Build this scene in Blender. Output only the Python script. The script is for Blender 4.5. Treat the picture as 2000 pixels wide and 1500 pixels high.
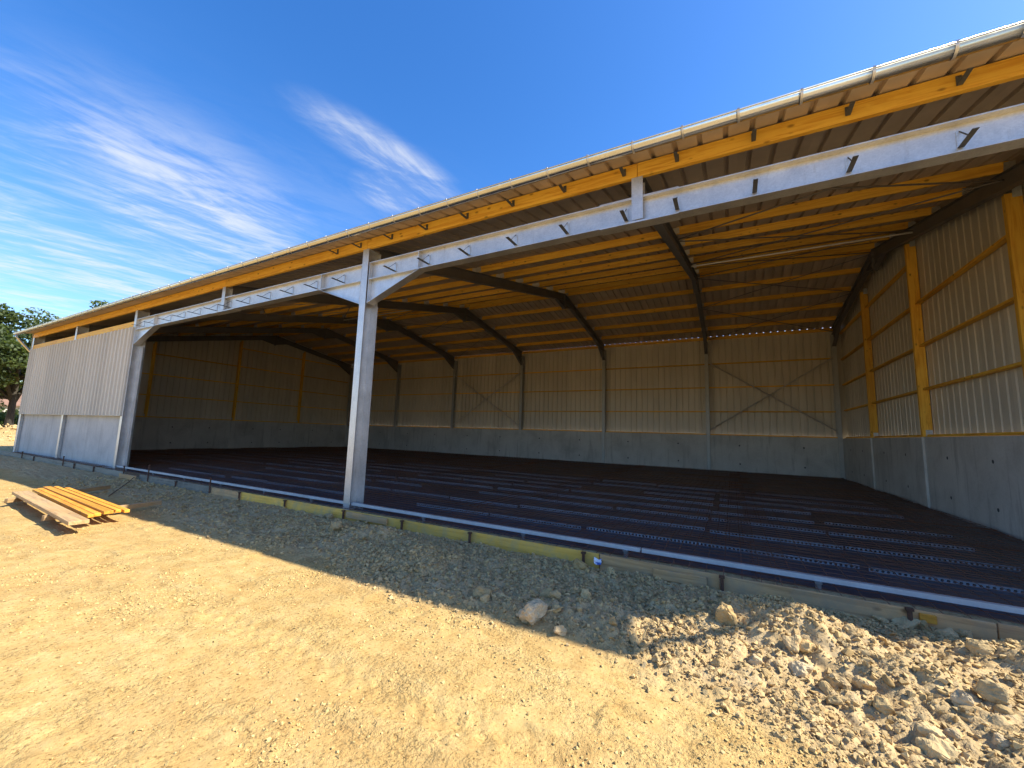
import bpy, bmesh, math, random
import numpy as np
from mathutils import Vector, Matrix, noise as mnoise

random.seed(7)
rng = np.random.default_rng(11)
sc = bpy.context.scene
for o in list(bpy.data.objects):
    bpy.data.objects.remove(o)
COL = sc.collection
PI = math.pi

# ------------------------------------------------------------------ camera
F_PX, YAW, PITCH, ROLL = 789.53, math.radians(-28.625), math.radians(6.969), math.radians(1.820)
CAM = Vector((-4.803, -6.094, 1.591))
fw = Vector((math.sin(YAW)*math.cos(PITCH), math.cos(YAW)*math.cos(PITCH), math.sin(PITCH)))
rt = Vector((math.cos(YAW), -math.sin(YAW), 0)); up = rt.cross(fw)
r2 = rt*math.cos(ROLL) + up*math.sin(ROLL); u2 = -rt*math.sin(ROLL) + up*math.cos(ROLL)
cam = bpy.data.cameras.new("camera"); cam.sensor_width = 36; cam.lens = F_PX/2000*36
cam.clip_start = .05; cam.clip_end = 3000
co = bpy.data.objects.new("camera", cam); COL.objects.link(co)
M = Matrix((r2, u2, -fw)).transposed().to_4x4(); M.translation = CAM
co.matrix_world = M
sc.camera = co

def ray(u, v):
    return fw + r2*((u-1000)/F_PX) - u2*((v-750)/F_PX)

# ------------------------------------------------------------------ light
SUN = Vector((1.01, .335, 1.0)).normalized()
sun = bpy.data.lights.new("sun", 'SUN'); sun.energy = 3.35; sun.angle = math.radians(.53); sun.color = (1, .94, .80)
so = bpy.data.objects.new("sun", sun); COL.objects.link(so)
so.rotation_euler = SUN.to_track_quat('Z', 'Y').to_euler(); so.location = SUN*60

w = bpy.data.worlds.new("World"); sc.world = w; w.use_nodes = True
wn, wl = w.node_tree.nodes, w.node_tree.links
wn.clear()
def N(nodes, t, **k):
    n = nodes.new(t)
    for a, b in k.items():
        setattr(n, a, b)
    return n
out = N(wn, 'ShaderNodeOutputWorld')
sky = N(wn, 'ShaderNodeTexSky', sky_type='NISHITA', sun_disc=False)
sky.sun_elevation = math.asin(SUN.z); sky.sun_rotation = math.atan2(SUN.x, SUN.y)
sky.air_density = 1.0; sky.dust_density = .6; sky.ozone_density = 4.0
hs = N(wn, 'ShaderNodeHueSaturation'); hs.inputs['Saturation'].default_value = 1.28; hs.inputs['Hue'].default_value = .507
wl.new(sky.outputs[0], hs.inputs['Color'])
bg = N(wn, 'ShaderNodeBackground'); bg.inputs['Strength'].default_value = .098
wl.new(hs.outputs[0], bg.inputs['Color'])
# thin cirrus: a sheet of noise on a plane high above, looked up by direction
tc = N(wn, 'ShaderNodeTexCoord'); sep = N(wn, 'ShaderNodeSeparateXYZ'); wl.new(tc.outputs['Generated'], sep.inputs[0])
def wmath(op, a, b=None, clamp=False):
    n = N(wn, 'ShaderNodeMath', operation=op, use_clamp=clamp)
    for i, x in enumerate((a, b)):
        if x is None: continue
        if isinstance(x, (int, float)): n.inputs[i].default_value = x
        else: wl.new(x, n.inputs[i])
    return n.outputs[0]
zz = wmath('MAXIMUM', sep.outputs['Z'], .02)
px, py = wmath('DIVIDE', sep.outputs['X'], zz), wmath('DIVIDE', sep.outputs['Y'], zz)
cmb = N(wn, 'ShaderNodeCombineXYZ'); wl.new(px, cmb.inputs[0]); wl.new(py, cmb.inputs[1])
P = cmb.outputs[0]
def skypt(u, v):
    d = ray(u, v); return Vector((d.x/d.z, d.y/d.z))
def wnoise(rot, sx, sy, scale, detail, rough, dist=0, off=(0, 0, 0)):
    mp = N(wn, 'ShaderNodeMapping'); mp.vector_type = 'TEXTURE'
    mp.inputs['Rotation'].default_value = (0, 0, rot); mp.inputs['Scale'].default_value = (1/sx, 1/sy, 1); mp.inputs['Location'].default_value = off
    wl.new(P, mp.inputs[0])
    n = N(wn, 'ShaderNodeTexNoise', noise_dimensions='2D'); n.inputs['Scale'].default_value = scale
    n.inputs['Detail'].default_value = detail; n.inputs['Roughness'].default_value = rough; n.inputs['Distortion'].default_value = dist
    wl.new(mp.outputs[0], n.inputs['Vector']); return n.outputs['Fac']
def mrange(x, a, b, c=0., d=1.):
    n = N(wn, 'ShaderNodeMapRange', interpolation_type='SMOOTHSTEP')
    for i, val in ((1, a), (2, b), (3, c), (4, d)): n.inputs[i].default_value = val
    wl.new(x, n.inputs[0]); return n.outputs[0]
def band(u0, v0, u1, v1, half, soft=1.0):
    """soft elongated cloud field between two sky directions"""
    a, b = skypt(u0, v0), skypt(u1, v1); c = (a+b)/2; L = (b-a).length/2; ang = math.atan2((b-a).y, (b-a).x)
    mp = N(wn, 'ShaderNodeMapping', vector_type='TEXTURE')
    mp.inputs['Location'].default_value = (c.x, c.y, 0); mp.inputs['Rotation'].default_value = (0, 0, ang); mp.inputs['Scale'].default_value = (L, half, 1)
    wl.new(P, mp.inputs[0])
    ln = N(wn, 'ShaderNodeVectorMath', operation='LENGTH'); wl.new(mp.outputs[0], ln.inputs[0])
    return mrange(ln.outputs['Value'], .25, 1.25, 1., 0.)
ang = math.atan2(*(skypt(560, 470)-skypt(60, 260)).yx)
streak = wnoise(ang, .40, 1.9, 1.9, 12, .68, .45)
puffs = wnoise(ang-.45, .75, 1.9, 4.6, 9, .64, .4, (3, 1, 0))
lump = wmath('ADD', wmath('MULTIPLY', streak, .6), wmath('MULTIPLY', puffs, .4))
field = None
for args in [((-60, 560, 460, 510), 2.6), ((60, 380, 640, 480), .95), ((60, 300, 420, 380), .42), ((-300, 600, 330, 590), 3.4), ((-100, 520, 380, 560), 1.6), ((570, 190, 900, 400), .13), ((700, 330, 820, 420), .16), ((-200, 480, 60, 330), .5)]:
    f_ = band(*args[0], args[1]); field = f_ if field is None else wmath('MAXIMUM', field, f_)
fill_cloud = mrange(wnoise(.3, 1, 1, .28, 3, .5, 0, (7, 3, 0)), .36, .66, 0., .95)  # cloud cover over the unseen sky, raised to add neutral fill light
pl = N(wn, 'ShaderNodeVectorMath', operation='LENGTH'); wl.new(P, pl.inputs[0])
fill_cloud = wmath('MULTIPLY', fill_cloud, mrange(pl.outputs['Value'], 1.1, 3.4))
field = wmath('MAXIMUM', field, fill_cloud)
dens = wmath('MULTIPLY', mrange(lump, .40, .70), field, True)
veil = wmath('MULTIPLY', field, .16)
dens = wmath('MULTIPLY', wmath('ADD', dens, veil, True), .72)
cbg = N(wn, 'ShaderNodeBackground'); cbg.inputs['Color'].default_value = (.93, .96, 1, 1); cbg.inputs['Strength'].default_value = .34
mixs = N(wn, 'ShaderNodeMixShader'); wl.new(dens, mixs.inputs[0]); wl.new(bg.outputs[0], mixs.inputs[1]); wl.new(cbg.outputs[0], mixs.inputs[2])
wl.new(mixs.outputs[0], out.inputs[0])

sc.view_settings.view_transform = 'Standard'; sc.view_settings.look = 'None'
sc.view_settings.exposure = 1.60; sc.view_settings.gamma = 1; sc.view_settings.use_curve_mapping = False
sc.render.engine = 'CYCLES'
sc.cycles.max_bounces = 12; sc.cycles.diffuse_bounces = 9; sc.cycles.glossy_bounces = 3

# ------------------------------------------------------------------ materials
def mat(name):
    m = bpy.data.materials.new(name); m.use_nodes = True
    nt = m.node_tree; b = nt.nodes['Principled BSDF']
    return m, nt.nodes, nt.links, b
def noise_node(n, l, vec, scale, detail=4, rough=.55, dist=0):
    t = n.new('ShaderNodeTexNoise'); t.inputs['Scale'].default_value = scale; t.inputs['Detail'].default_value = detail
    t.inputs['Roughness'].default_value = rough; t.inputs['Distortion'].default_value = dist
    if vec is not None: l.new(vec, t.inputs['Vector'])
    return t.outputs['Fac']
def ramp(n, l, fac, stops):
    r = n.new('ShaderNodeValToRGB'); e = r.color_ramp.elements
    while len(e) < len(stops): e.new(.5)
    for el, (p, c) in zip(e, stops):
        el.position = p; el.color = (*c, 1) if len(c) == 3 else c
    l.new(fac, r.inputs[0]); return r.outputs[0]
def mixc(n, l, fac, a, b, mode='MIX'):
    m = n.new('ShaderNodeMix'); m.data_type = 'RGBA'; m.blend_type = mode
    for sock, x in ((m.inputs[0], fac), (m.inputs[6], a), (m.inputs[7], b)):
        if isinstance(x, (int, float)): sock.default_value = x
        elif isinstance(x, tuple): sock.default_value = (*x, 1)
        else: l.new(x, sock)
    return m.outputs[2]
def bump(n, l, b, h, strength=.3, dist=.01):
    k = n.new('ShaderNodeBump'); k.inputs['Strength'].default_value = strength; k.inputs['Distance'].default_value = dist
    l.new(h, k.inputs['Height']); l.new(k.outputs[0], b.inputs['Normal'])
def coords(n, l, rnd=True, scale=(1, 1, 1)):
    t = n.new('ShaderNodeTexCoord'); v = t.outputs['Object']
    if rnd:
        oi = n.new('ShaderNodeObjectInfo'); a = n.new('ShaderNodeVectorMath'); a.operation = 'MULTIPLY_ADD'
        cx = n.new('ShaderNodeCombineXYZ')
        for i in range(3): l.new(oi.outputs['Random'], cx.inputs[i])
        l.new(cx.outputs[0], a.inputs[0]); a.inputs[1].default_value = (37, 53, 71); l.new(v, a.inputs[2]); v = a.outputs[0]
    mp = n.new('ShaderNodeMapping'); mp.inputs['Scale'].default_value = scale; l.new(v, mp.inputs[0])
    return mp.outputs[0]

def wood(name, light, dark, axis=0, rough=.6, knots=True, dirt=None):
    m, n, l, b = mat(name)
    s = [14, 14, 14]; s[axis] = .7
    v = coords(n, l, True, tuple(s))
    grain = noise_node(n, l, v, 1.3, 6, .65, 1.2)
    c = ramp(n, l, grain, [(.30, tuple(x*.8 for x in dark)), (.42, dark), (.54, light)])
    sl = [1.6, 1.6, 1.6]; sl[axis] = .55
    stn = noise_node(n, l, coords(n, l, True, tuple(sl)), 1.4, 5, .6, .5)
    c = mixc(n, l, ramp(n, l, stn, [(.48, (0, 0, 0)), (.72, (.5, .5, .5))]), c, tuple(x*.85 for x in dark))
    oi = n.new('ShaderNodeObjectInfo')
    hv = n.new('ShaderNodeHueSaturation'); mr = n.new('ShaderNodeMapRange'); l.new(oi.outputs['Random'], mr.inputs[0])
    mr.inputs[3].default_value = .74; mr.inputs[4].default_value = 1.08; l.new(mr.outputs[0], hv.inputs['Value']); l.new(c, hv.inputs['Color']); c = hv.outputs[0]
    if knots:
        ks = [3.2, 3.2, 3.2]; ks[axis] = 1.7
        kv = coords(n, l, True, tuple(ks)); vo = n.new('ShaderNodeTexVoronoi'); vo.inputs['Scale'].default_value = 1.9; l.new(kv, vo.inputs['Vector'])
        kf = ramp(n, l, vo.outputs['Distance'], [(.07, (1, 1, 1)), (.17, (0, 0, 0))])
        c = mixc(n, l, mixc(n, l, 1.0, kf, (.9, .9, .9), 'MULTIPLY'), c, tuple(x*.35 for x in dark))
    if dirt:
        d = noise_node(n, l, coords(n, l, True, (1, 1, 1)), 3.1, 6, .7)
        c = mixc(n, l, ramp(n, l, d, [(.45, (0, 0, 0)), (.7, (.8, .8, .8))]), c, dirt)
    l.new(c, b.inputs['Base Color']); b.inputs['Roughness'].default_value = rough
    bump(n, l, b, grain, .15, .004)
    return m
YEL = ((.95, .57, .07), (.80, .40, .035))
M_wood = wood('yellow treated timber', *YEL, axis=0)
M_wood_z = wood('yellow treated post', *YEL, axis=2)
M_wood_y = wood('yellow treated girt', *YEL, axis=1)
M_plankbrown = wood('brown weathered plank', (.53, .34, .145), (.36, .21, .085), 0, .75, True, (.36, .26, .15))
M_plankyel = wood('yellow stained board', (.82, .39, .04), (.66, .27, .02), 0, .6, True)
M_form_y = wood('yellow shuttering board', (.92, .55, .10), (.80, .45, .07), 0, .7, False, (.40, .34, .18))
M_form_b = wood('raw shuttering board', (.70, .43, .19), (.54, .31, .13), 0, .8, True, (.33, .27, .17))
M_form_g = wood('grey shuttering board', (.30, .28, .22), (.22, .20, .15), 0, .85, False, (.33, .29, .21))

def steel(name, c, metallic, rough, var=.25, spangle=30, rnd=False, rust=0):
    m, n, l, b = mat(name)
    v = coords(n, l, rnd)
    vo = n.new('ShaderNodeTexVoronoi'); vo.inputs['Scale'].default_value = spangle; l.new(v, vo.inputs['Vector'])
    sp = n.new('ShaderNodeSeparateColor'); l.new(vo.outputs['Color'], sp.inputs[0])
    big = noise_node(n, l, v, 2.3, 6, .65)
    lo = tuple(x*(1-var) for x in c); hi = tuple(min(1, x*(1+var*.6)) for x in c)
    c1 = ramp(n, l, big, [(.3, lo), (.7, hi)])
    c1 = mixc(n, l, .28, c1, ramp(n, l, sp.outputs[0], [(0, lo), (1, hi)]), 'MIX')
    if rust:
        st = noise_node(n, l, coords(n, l, rnd, (6, 6, .8)), 1.5, 5, .7)
        c1 = mixc(n, l, ramp(n, l, st, [(.58, (0, 0, 0)), (.75, (rust,)*3)]), c1, (.30, .22, .12))
    l.new(c1, b.inputs['Base Color']); b.inputs['Metallic'].default_value = metallic
    rr = n.new('ShaderNodeMapRange'); l.new(big, rr.inputs[0]); rr.inputs[3].default_value = rough-.1; rr.inputs[4].default_value = rough+.12
    l.new(rr.outputs[0], b.inputs['Roughness'])
    return m
M_galv = steel('galvanised steel', (.66, .65, .64), .7, .42, .26, 55, False, .35)
M_galv_new = steel('bright galvanised plate', (.62, .67, .72), .5, .38, .3, 60, False, .15)
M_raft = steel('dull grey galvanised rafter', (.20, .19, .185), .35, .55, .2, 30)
M_col = steel('weathered galvanised column', (.42, .43, .43), .35, .5, .2, 30, False, .2)
M_zinc = steel('shiny zinc gutter', (.62, .62, .60), .95, .2, .12, 50)
M_rod = steel('bare steel rod', (.22, .20, .19), .4, .5, .2, 20)
M_strap = steel('shade-darkened steel strap', (.10, .10, .10), .3, .6, .2, 30)  # underside shade of the bracket arms is put into this dark colour
M_rust = steel('rusty steel', (.12, .06, .035), .2, .8, .4, 60, True)
M_rail = steel('galvanised rail', (.66, .70, .74), .5, .38, .14, 40)

def sheet_mat(name, c, rough=.5, dirt=.12, spec=.4):
    m, n, l, b = mat(name)
    v = coords(n, l, True, (1, 1, .25))
    d = noise_node(n, l, v, 1.6, 6, .6)
    c1 = ramp(n, l, d, [(.3, tuple(x*(1-dirt) for x in c)), (.7, tuple(x*(1+dirt*.5) for x in c))])
    oi = n.new('ShaderNodeObjectInfo'); mr = n.new('ShaderNodeMapRange'); l.new(oi.outputs['Random'], mr.inputs[0]); mr.inputs[3].default_value = .90; mr.inputs[4].default_value = 1.04
    hv = n.new('ShaderNodeHueSaturation'); l.new(mr.outputs[0], hv.inputs['Value']); l.new(c1, hv.inputs['Color'])
    l.new(hv.outputs[0], b.inputs['Base Color']); b.inputs['Roughness'].default_value = rough; b.inputs['Specular IOR Level'].default_value = spec
    return m
M_fleece = sheet_mat('grey brown fleece roof underside', (.54, .445, .35), .85, .15, .15)
M_wall_in = sheet_mat('beige grey wall sheet', (.68, .63, .53), .45, .10)
M_wall_out = sheet_mat('sand coloured cladding sheet', (.64, .57, .46), .45, .06)

def concrete(name, c):
    m, n, l, b = mat(name)
    v = coords(n, l, True)
    a = noise_node(n, l, v, .8, 8, .62, .4); f = noise_node(n, l, v, 22, 4, .6)
    st = noise_node(n, l, coords(n, l, True, (3.5, 3.5, .35)), 1.2, 5, .65)
    c1 = ramp(n, l, a, [(.28, tuple(x*.76 for x in c)), (.5, c), (.72, tuple(min(1, x*1.13) for x in c))])
    c1 = mixc(n, l, ramp(n, l, st, [(.54, (0, 0, 0)), (.70, (.6, .6, .6))]), c1, tuple(x*.5 for x in c))
    c1 = mixc(n, l, .12, c1, ramp(n, l, f, [(.3, (.2, .2, .2)), (.7, (.8, .8, .8))]), 'OVERLAY')
    l.new(c1, b.inputs['Base Color']); b.inputs['Roughness'].default_value = .75
    bump(n, l, b, f, .12, .004)
    return m
M_conc = concrete('grey precast concrete', (.56, .55, .52))
M_conc_l = concrete('pale front precast concrete', (.50, .49, .46))
M_hole, n_, l_, b_ = mat('dark mortar plug'); b_.inputs['Base Color'].default_value = (.07, .075, .08, 1); b_.inputs['Roughness'].default_value = .9

# soil
def soil_mat():
    m, n, l, b = mat('sandy earth')
    t = n.new('ShaderNodeTexCoord'); v = t.outputs['Object']
    at = n.new('ShaderNodeAttribute'); at.attribute_name = 'rubble'
    big = noise_node(n, l, v, .55, 5, .6, .3); mid = noise_node(n, l, v, 5.5, 7, .68, .4); fine = noise_node(n, l, v, 40, 4, .62, .3)
    mp = n.new('ShaderNodeMapping'); mp.inputs['Rotation'].default_value = (0, 0, .2); mp.inputs['Scale'].default_value = (1, 3.2, 1); l.new(v, mp.inputs[0])
    trk = noise_node(n, l, mp.outputs[0], 2.2, 6, .65, .5)
    cA = ramp(n, l, mid, [(.25, (.36, .215, .075)), (.46, (.475, .315, .118)), (.7, (.545, .385, .165))])
    cA = mixc(n, l, ramp(n, l, big, [(.42, (0, 0, 0)), (.66, (.5, .5, .5))]), cA, (.42, .255, .095))
    cA = mixc(n, l, ramp(n, l, trk, [(.50, (0, 0, 0)), (.68, (.38, .38, .38))]), cA, (.57, .42, .19))
    cB = ramp(n, l, mid, [(.25, (.37, .25, .115)), (.5, (.48, .345, .175)), (.75, (.54, .41, .235))])
    c = mixc(n, l, at.outputs['Fac'], cA, cB)
    sp = ramp(n, l, fine, [(.34, (.40, .36, .32)), (.43, (.95, .95, .95)), (.60, (1, 1, 1)), (.72, (1.15, 1.15, 1.15))])
    c = mixc(n, l, .8, c, sp, 'MULTIPLY')
    l.new(c, b.inputs['Base Color']); b.inputs['Roughness'].default_value = .95; b.inputs['Specular IOR Level'].default_value = .1
    g1 = noise_node(n, l, v, 30, 4, .62, .15); g2_ = noise_node(n, l, v, 75, 2, .5)
    gr = ramp(n, l, g1, [(.36, (0, 0, 0)), (.50, (.55, .55, .55)), (.60, (.75, .75, .75)), (.70, (1, 1, 1))])
    ad = n.new('ShaderNodeMath'); ad.operation = 'MULTIPLY_ADD'; l.new(g2_, ad.inputs[0]); ad.inputs[1].default_value = .45; l.new(gr, ad.inputs[2])
    a2 = n.new('ShaderNodeMath'); a2.operation = 'MULTIPLY_ADD'; l.new(trk, a2.inputs[0]); a2.inputs[1].default_value = 2.2; l.new(ad.outputs[0], a2.inputs[2])
    pm = noise_node(n, l, v, 2.7, 4, .6, .6); pr2 = n.new('ShaderNodeMapRange'); l.new(pm, pr2.inputs[0]); pr2.inputs[1].default_value = .36; pr2.inputs[2].default_value = .66; pr2.inputs[3].default_value = .18; pr2.inputs[4].default_value = 1.0
    k = n.new('ShaderNodeBump'); l.new(pr2.outputs[0], k.inputs['Strength']); k.inputs['Distance'].default_value = .012
    l.new(a2.outputs[0], k.inputs['Height']); l.new(k.outputs[0], b.inputs['Normal'])
    return m
M_soil = soil_mat()
def stone_mat(name, c, island=True, warm=(.47, .31, .12)):
    m, n, l, b = mat(name)
    t = n.new('ShaderNodeTexCoord'); v = t.outputs['Object']
    a = noise_node(n, l, v, 9, 7, .65, .3); f = noise_node(n, l, v, 70, 4, .6)
    c1 = ramp(n, l, a, [(.25, tuple(x*.72 for x in c)), (.55, c), (.8, tuple(min(1, x*1.2) for x in c))])
    if island:
        g = n.new('ShaderNodeNewGeometry'); r_ = g.outputs['Random Per Island']
    else:
        oi = n.new('ShaderNodeObjectInfo'); r_ = oi.outputs['Random']
    c1 = mixc(n, l, ramp(n, l, r_, [(.3, (0, 0, 0)), (1, (.6, .6, .6))]), c1, warm)
    hv = n.new('ShaderNodeHueSaturation'); l.new(c1, hv.inputs['Color'])
    w1 = n.new('ShaderNodeMath'); w1.operation = 'FRACT'; w2 = n.new('ShaderNodeMath'); w2.operation = 'MULTIPLY'; l.new(r_, w2.inputs[0]); w2.inputs[1].default_value = 7.31; l.new(w2.outputs[0], w1.inputs[0])
    mr = n.new('ShaderNodeMapRange'); l.new(w1.outputs[0], mr.inputs[0]); mr.inputs[3].default_value = .78; mr.inputs[4].default_value = 1.18; l.new(mr.outputs[0], hv.inputs['Value'])
    l.new(hv.outputs[0], b.inputs['Base Color']); b.inputs['Roughness'].default_value = .92; b.inputs['Specular IOR Level'].default_value = .2
    ad = n.new('ShaderNodeMath'); ad.operation = 'ADD'; l.new(f, ad.inputs[0]); l.new(a, ad.inputs[1])
    bump(n, l, b, ad.outputs[0], .6, .012)
    return m
M_stone = stone_mat('pale limestone', (.51, .375, .19), False)
M_pebble = stone_mat('limestone gravel', (.50, .365, .18), True)
M_ochre = stone_mat('ochre stained limestone', (.48, .37, .22), False, (.50, .30, .08))
M_grit = stone_mat('sandy grit', (.51, .36, .145), True, (.58, .44, .20))
def membrane_mat():
    m, n, l, b = mat('dark plastic membrane')
    t = n.new('ShaderNodeTexCoord'); v = t.outputs['Object']
    a = noise_node(n, l, v, .5, 5, .6); d = noise_node(n, l, v, 2.6, 7, .7, .6); f = noise_node(n, l, v, 11, 4, .6)
    c = ramp(n, l, a, [(.3, (.044, .046, .064)), (.7, (.072, .074, .096))])
    c = mixc(n, l, ramp(n, l, d, [(.56, (0, 0, 0)), (.80, (.6, .6, .6))]), c, (.19, .155, .115))
    l.new(c, b.inputs['Base Color'])
    rr = n.new('ShaderNodeMapRange'); l.new(d, rr.inputs[0]); rr.inputs[3].default_value = .22; rr.inputs[4].default_value = .5; l.new(rr.outputs[0], b.inputs['Roughness'])
    b.inputs['Specular IOR Level'].default_value = .5
    bump(n, l, b, f, .35, .012)
    return m
M_memb = membrane_mat()
M_rebar, n_, l_, b_ = mat('rusty rebar'); b_.inputs['Roughness'].default_value = .85
l_.new(ramp(n_, l_, noise_node(n_, l_, n_.new('ShaderNodeTexCoord').outputs['Object'], 1.1, 5, .7), [(.3, (.15, .064, .034)), (.7, (.27, .125, .068))]), b_.inputs['Base Color'])
M_spacer = sheet_mat('grey plastic spacer', (.27, .28, .31), .5, .2)
def leaf_mat(name, a, c):
    m, n, l, b = mat(name)
    g = n.new('ShaderNodeNewGeometry')
    l.new(ramp(n, l, g.outputs['Random Per Island'], [(0, a), (1, c)]), b.inputs['Base Color']); b.inputs['Roughness'].default_value = .6
    tr = n.new('ShaderNodeBsdfTranslucent'); tr.inputs['Color'].default_value = (.16, .22, .03, 1)
    mx = n.new('ShaderNodeMixShader'); mx.inputs[0].default_value = .35
    l.new(b.outputs[0], mx.inputs[1]); l.new(tr.outputs[0], mx.inputs[2]); l.new(mx.outputs[0], n['Material Output'].inputs[0])
    return m
M_leaf = leaf_mat('oak leaves', (.022, .042, .012), (.085, .115, .030))
M_leaf2 = leaf_mat('lime green leaves', (.035, .065, .012), (.10, .14, .03))
M_bark = wood('grey bark', (.07, .06, .045), (.03, .025, .02), 2, .95, False)
M_tile = sheet_mat('clay roof tile', (.22, .13, .09), .8, .3)
M_render = sheet_mat('cream render', (.62, .57, .48), .85, .1)
M_dark, n_, l_, b_ = mat('dark glass'); b_.inputs['Base Color'].default_value = (.03, .035, .04, 1); b_.inputs['Roughness'].default_value = .15
M_paper, n_, l_, b_ = mat('white wrapper'); b_.inputs['Roughness'].default_value = .45
l_.new(ramp(n_, l_, noise_node(n_, l_, n_.new('ShaderNodeTexCoord').outputs['Object'], 14, 2, .5), [(.52, (.75, .78, .82)), (.56, (.08, .18, .5))]), b_.inputs['Base Color'])

# ------------------------------------------------------------------ mesh helpers
class MB:
    def __init__(s): s.v, s.f = [], []
    def add(s, vs, fs):
        o = len(s.v); s.v += [tuple(x) for x in vs]; s.f += [tuple(i+o for i in f) for f in fs]; return s
    def box(s, x0, x1, y0, y1, z0, z1):
        return s.add([(x, y, z) for x in (x0, x1) for y in (y0, y1) for z in (z0, z1)],
                     [(0, 1, 3, 2), (4, 6, 7, 5), (0, 4, 5, 1), (2, 3, 7, 6), (0, 2, 6, 4), (1, 5, 7, 3)])
    def prism(s, prof, ax, a, b):
        """prof: list of 2-d points in the two other axes (in order), extruded along axis ax from a to b"""
        def P(p, t):
            q = list(p); q.insert(ax, t); return q
        n = len(prof)
        vs = [P(p, a) for p in prof] + [P(p, b) for p in prof]
        fs = [(i, (i+1) % n, n+(i+1) % n, n+i) for i in range(n)] + [tuple(range(n))[::-1], tuple(range(n, 2*n))]
        return s.add(vs, fs)
    def tube(s, pts, rads, k=6, cap=True):
        pts = [Vector(p) for p in pts]; rings = []
        for i, p in enumerate(pts):
            d = (pts[min(i+1, len(pts)-1)]-pts[max(i-1, 0)]).normalized()
            a = d.cross(Vector((0, 0, 1)) if abs(d.z) < .9 else Vector((1, 0, 0))).normalized(); c = d.cross(a)
            r = rads[i] if isinstance(rads, (list, tuple)) else rads
            rings.append([p + a*(r*math.cos(2*PI*j/k)) + c*(r*math.sin(2*PI*j/k)) for j in range(k)])
        vs = [q for R in rings for q in R]; fs = []
        for i in range(len(rings)-1):
            for j in range(k):
                fs.append((i*k+j, i*k+(j+1) % k, (i+1)*k+(j+1) % k, (i+1)*k+j))
        if cap: fs += [tuple(range(k))[::-1], tuple(range((len(rings)-1)*k, len(rings)*k))]
        return s.add(vs, fs)
    def mesh(s, name, m=None, smooth=False):
        me = bpy.data.meshes.new(name); me.from_pydata(s.v, [], s.f)
        bm = bmesh.new(); bm.from_mesh(me); bmesh.ops.recalc_face_normals(bm, faces=bm.faces[:]); bm.to_mesh(me); bm.free()
        if m: me.materials.append(m)
        if smooth: me.shade_smooth()
        me.update(); return me
def link(name, me, parent=None, loc=None, rot=None):
    o = bpy.data.objects.new(name, me); COL.objects.link(o)
    if parent is not None: o.parent = parent
    if loc is not None: o.location = loc
    if rot is not None: o.rotation_euler = rot
    return o
def tag(o, label=None, cat=None, group=None, kind=None):
    if label: o['label'] = label
    if cat: o['category'] = cat
    if group: o['group'] = group
    if kind: o['kind'] = kind
    return o
def thing(name, label, cat, loc=(0, 0, 0), group=None, rot=None):
    return tag(link(name, None, None, loc, rot), label, cat, group)
def bev(me, wdt, seg=1):
    bm = bmesh.new(); bm.from_mesh(me)
    bmesh.ops.bevel(bm, geom=bm.edges[:], offset=wdt, segments=seg, affect='EDGES', profile=.5); bm.to_mesh(me); bm.free(); return me
def boxmesh(name, m, *d, b=0):
    me = MB().box(*d).mesh(name, m)
    return bev(me, b) if b else me
def i_sec(mb, ax, a, b, w_, h, tf, tw, o=(0, 0), flip=False):
    """I profile along axis ax; flanges of width w_ lie at the two ends of depth h (h runs along the 2nd remaining axis, or the 1st when flip)"""
    def R(p0, p1, q0, q1):
        pr = [(p0, q0), (p1, q0), (p1, q1), (p0, q1)]
        if flip: pr = [(q, p) for p, q in pr]
        pr = [(x+o[0], y+o[1]) for x, y in pr]
        mb.prism(pr, ax, a, b)
    R(-w_/2, w_/2, 0, tf); R(-w_/2, w_/2, h-tf, h); R(-tw/2, tw/2, tf, h-tf)
    return mb

# ------------------------------------------------------------------ noise (numpy)
def hash2(ix, iy, seed):
    h = (ix.astype(np.int64)*374761393 + iy.astype(np.int64)*668265263 + seed*1274126177) & 0xffffffff
    h = ((h ^ (h >> 13))*1274126177) & 0xffffffff
    return ((h ^ (h >> 16)) & 0xffffff)/float(0xffffff)
def vnoise(x, y, seed):
    ix, iy = np.floor(x), np.floor(y); fx, fy = x-ix, y-iy
    fx = fx*fx*fx*(fx*(fx*6-15)+10); fy = fy*fy*fy*(fy*(fy*6-15)+10)
    a = hash2(ix, iy, seed); b = hash2(ix+1, iy, seed); c = hash2(ix, iy+1, seed); d = hash2(ix+1, iy+1, seed)
    return (a+(b-a)*fx)*(1-fy) + (c+(d-c)*fx)*fy
def fbm(x, y, seed, octv=4, g=.5):
    s = 0; a = 1; t = 0
    for i in range(octv):
        s = s+a*vnoise(x*2**i+i*17.3, y*2**i+i*9.1, seed+i); t += a; a *= g
    return s/t*2-1
def cells(x, y, seed):
    """dome per cell: height of lumps, with a random size per cell"""
    ix, iy = np.floor(x), np.floor(y); best = np.zeros_like(x)
    for dx in (-1, 0, 1):
        for dy in (-1, 0, 1):
            cx, cy = ix+dx, iy+dy
            ox = cx+hash2(cx, cy, seed); oy = cy+hash2(cx, cy, seed+1); r = .25+.55*hash2(cx, cy, seed+2)**1.5
            d2 = ((x-ox)**2+(y-oy)**2)/(r*r)
            best = np.maximum(best, np.sqrt(np.clip(1-d2, 0, 1))*r)
    return best
def sstep(a, b, x):
    t = np.clip((x-a)/(b-a), 0, 1); return t*t*(3-2*t)
def g2(x, y, cx, cy, rx, ry, rot=0):
    c, s = math.cos(rot), math.sin(rot); X = (x-cx)*c+(y-cy)*s; Y = -(x-cx)*s+(y-cy)*c
    return np.exp(-(X/rx)**2-(Y/ry)**2)
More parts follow.
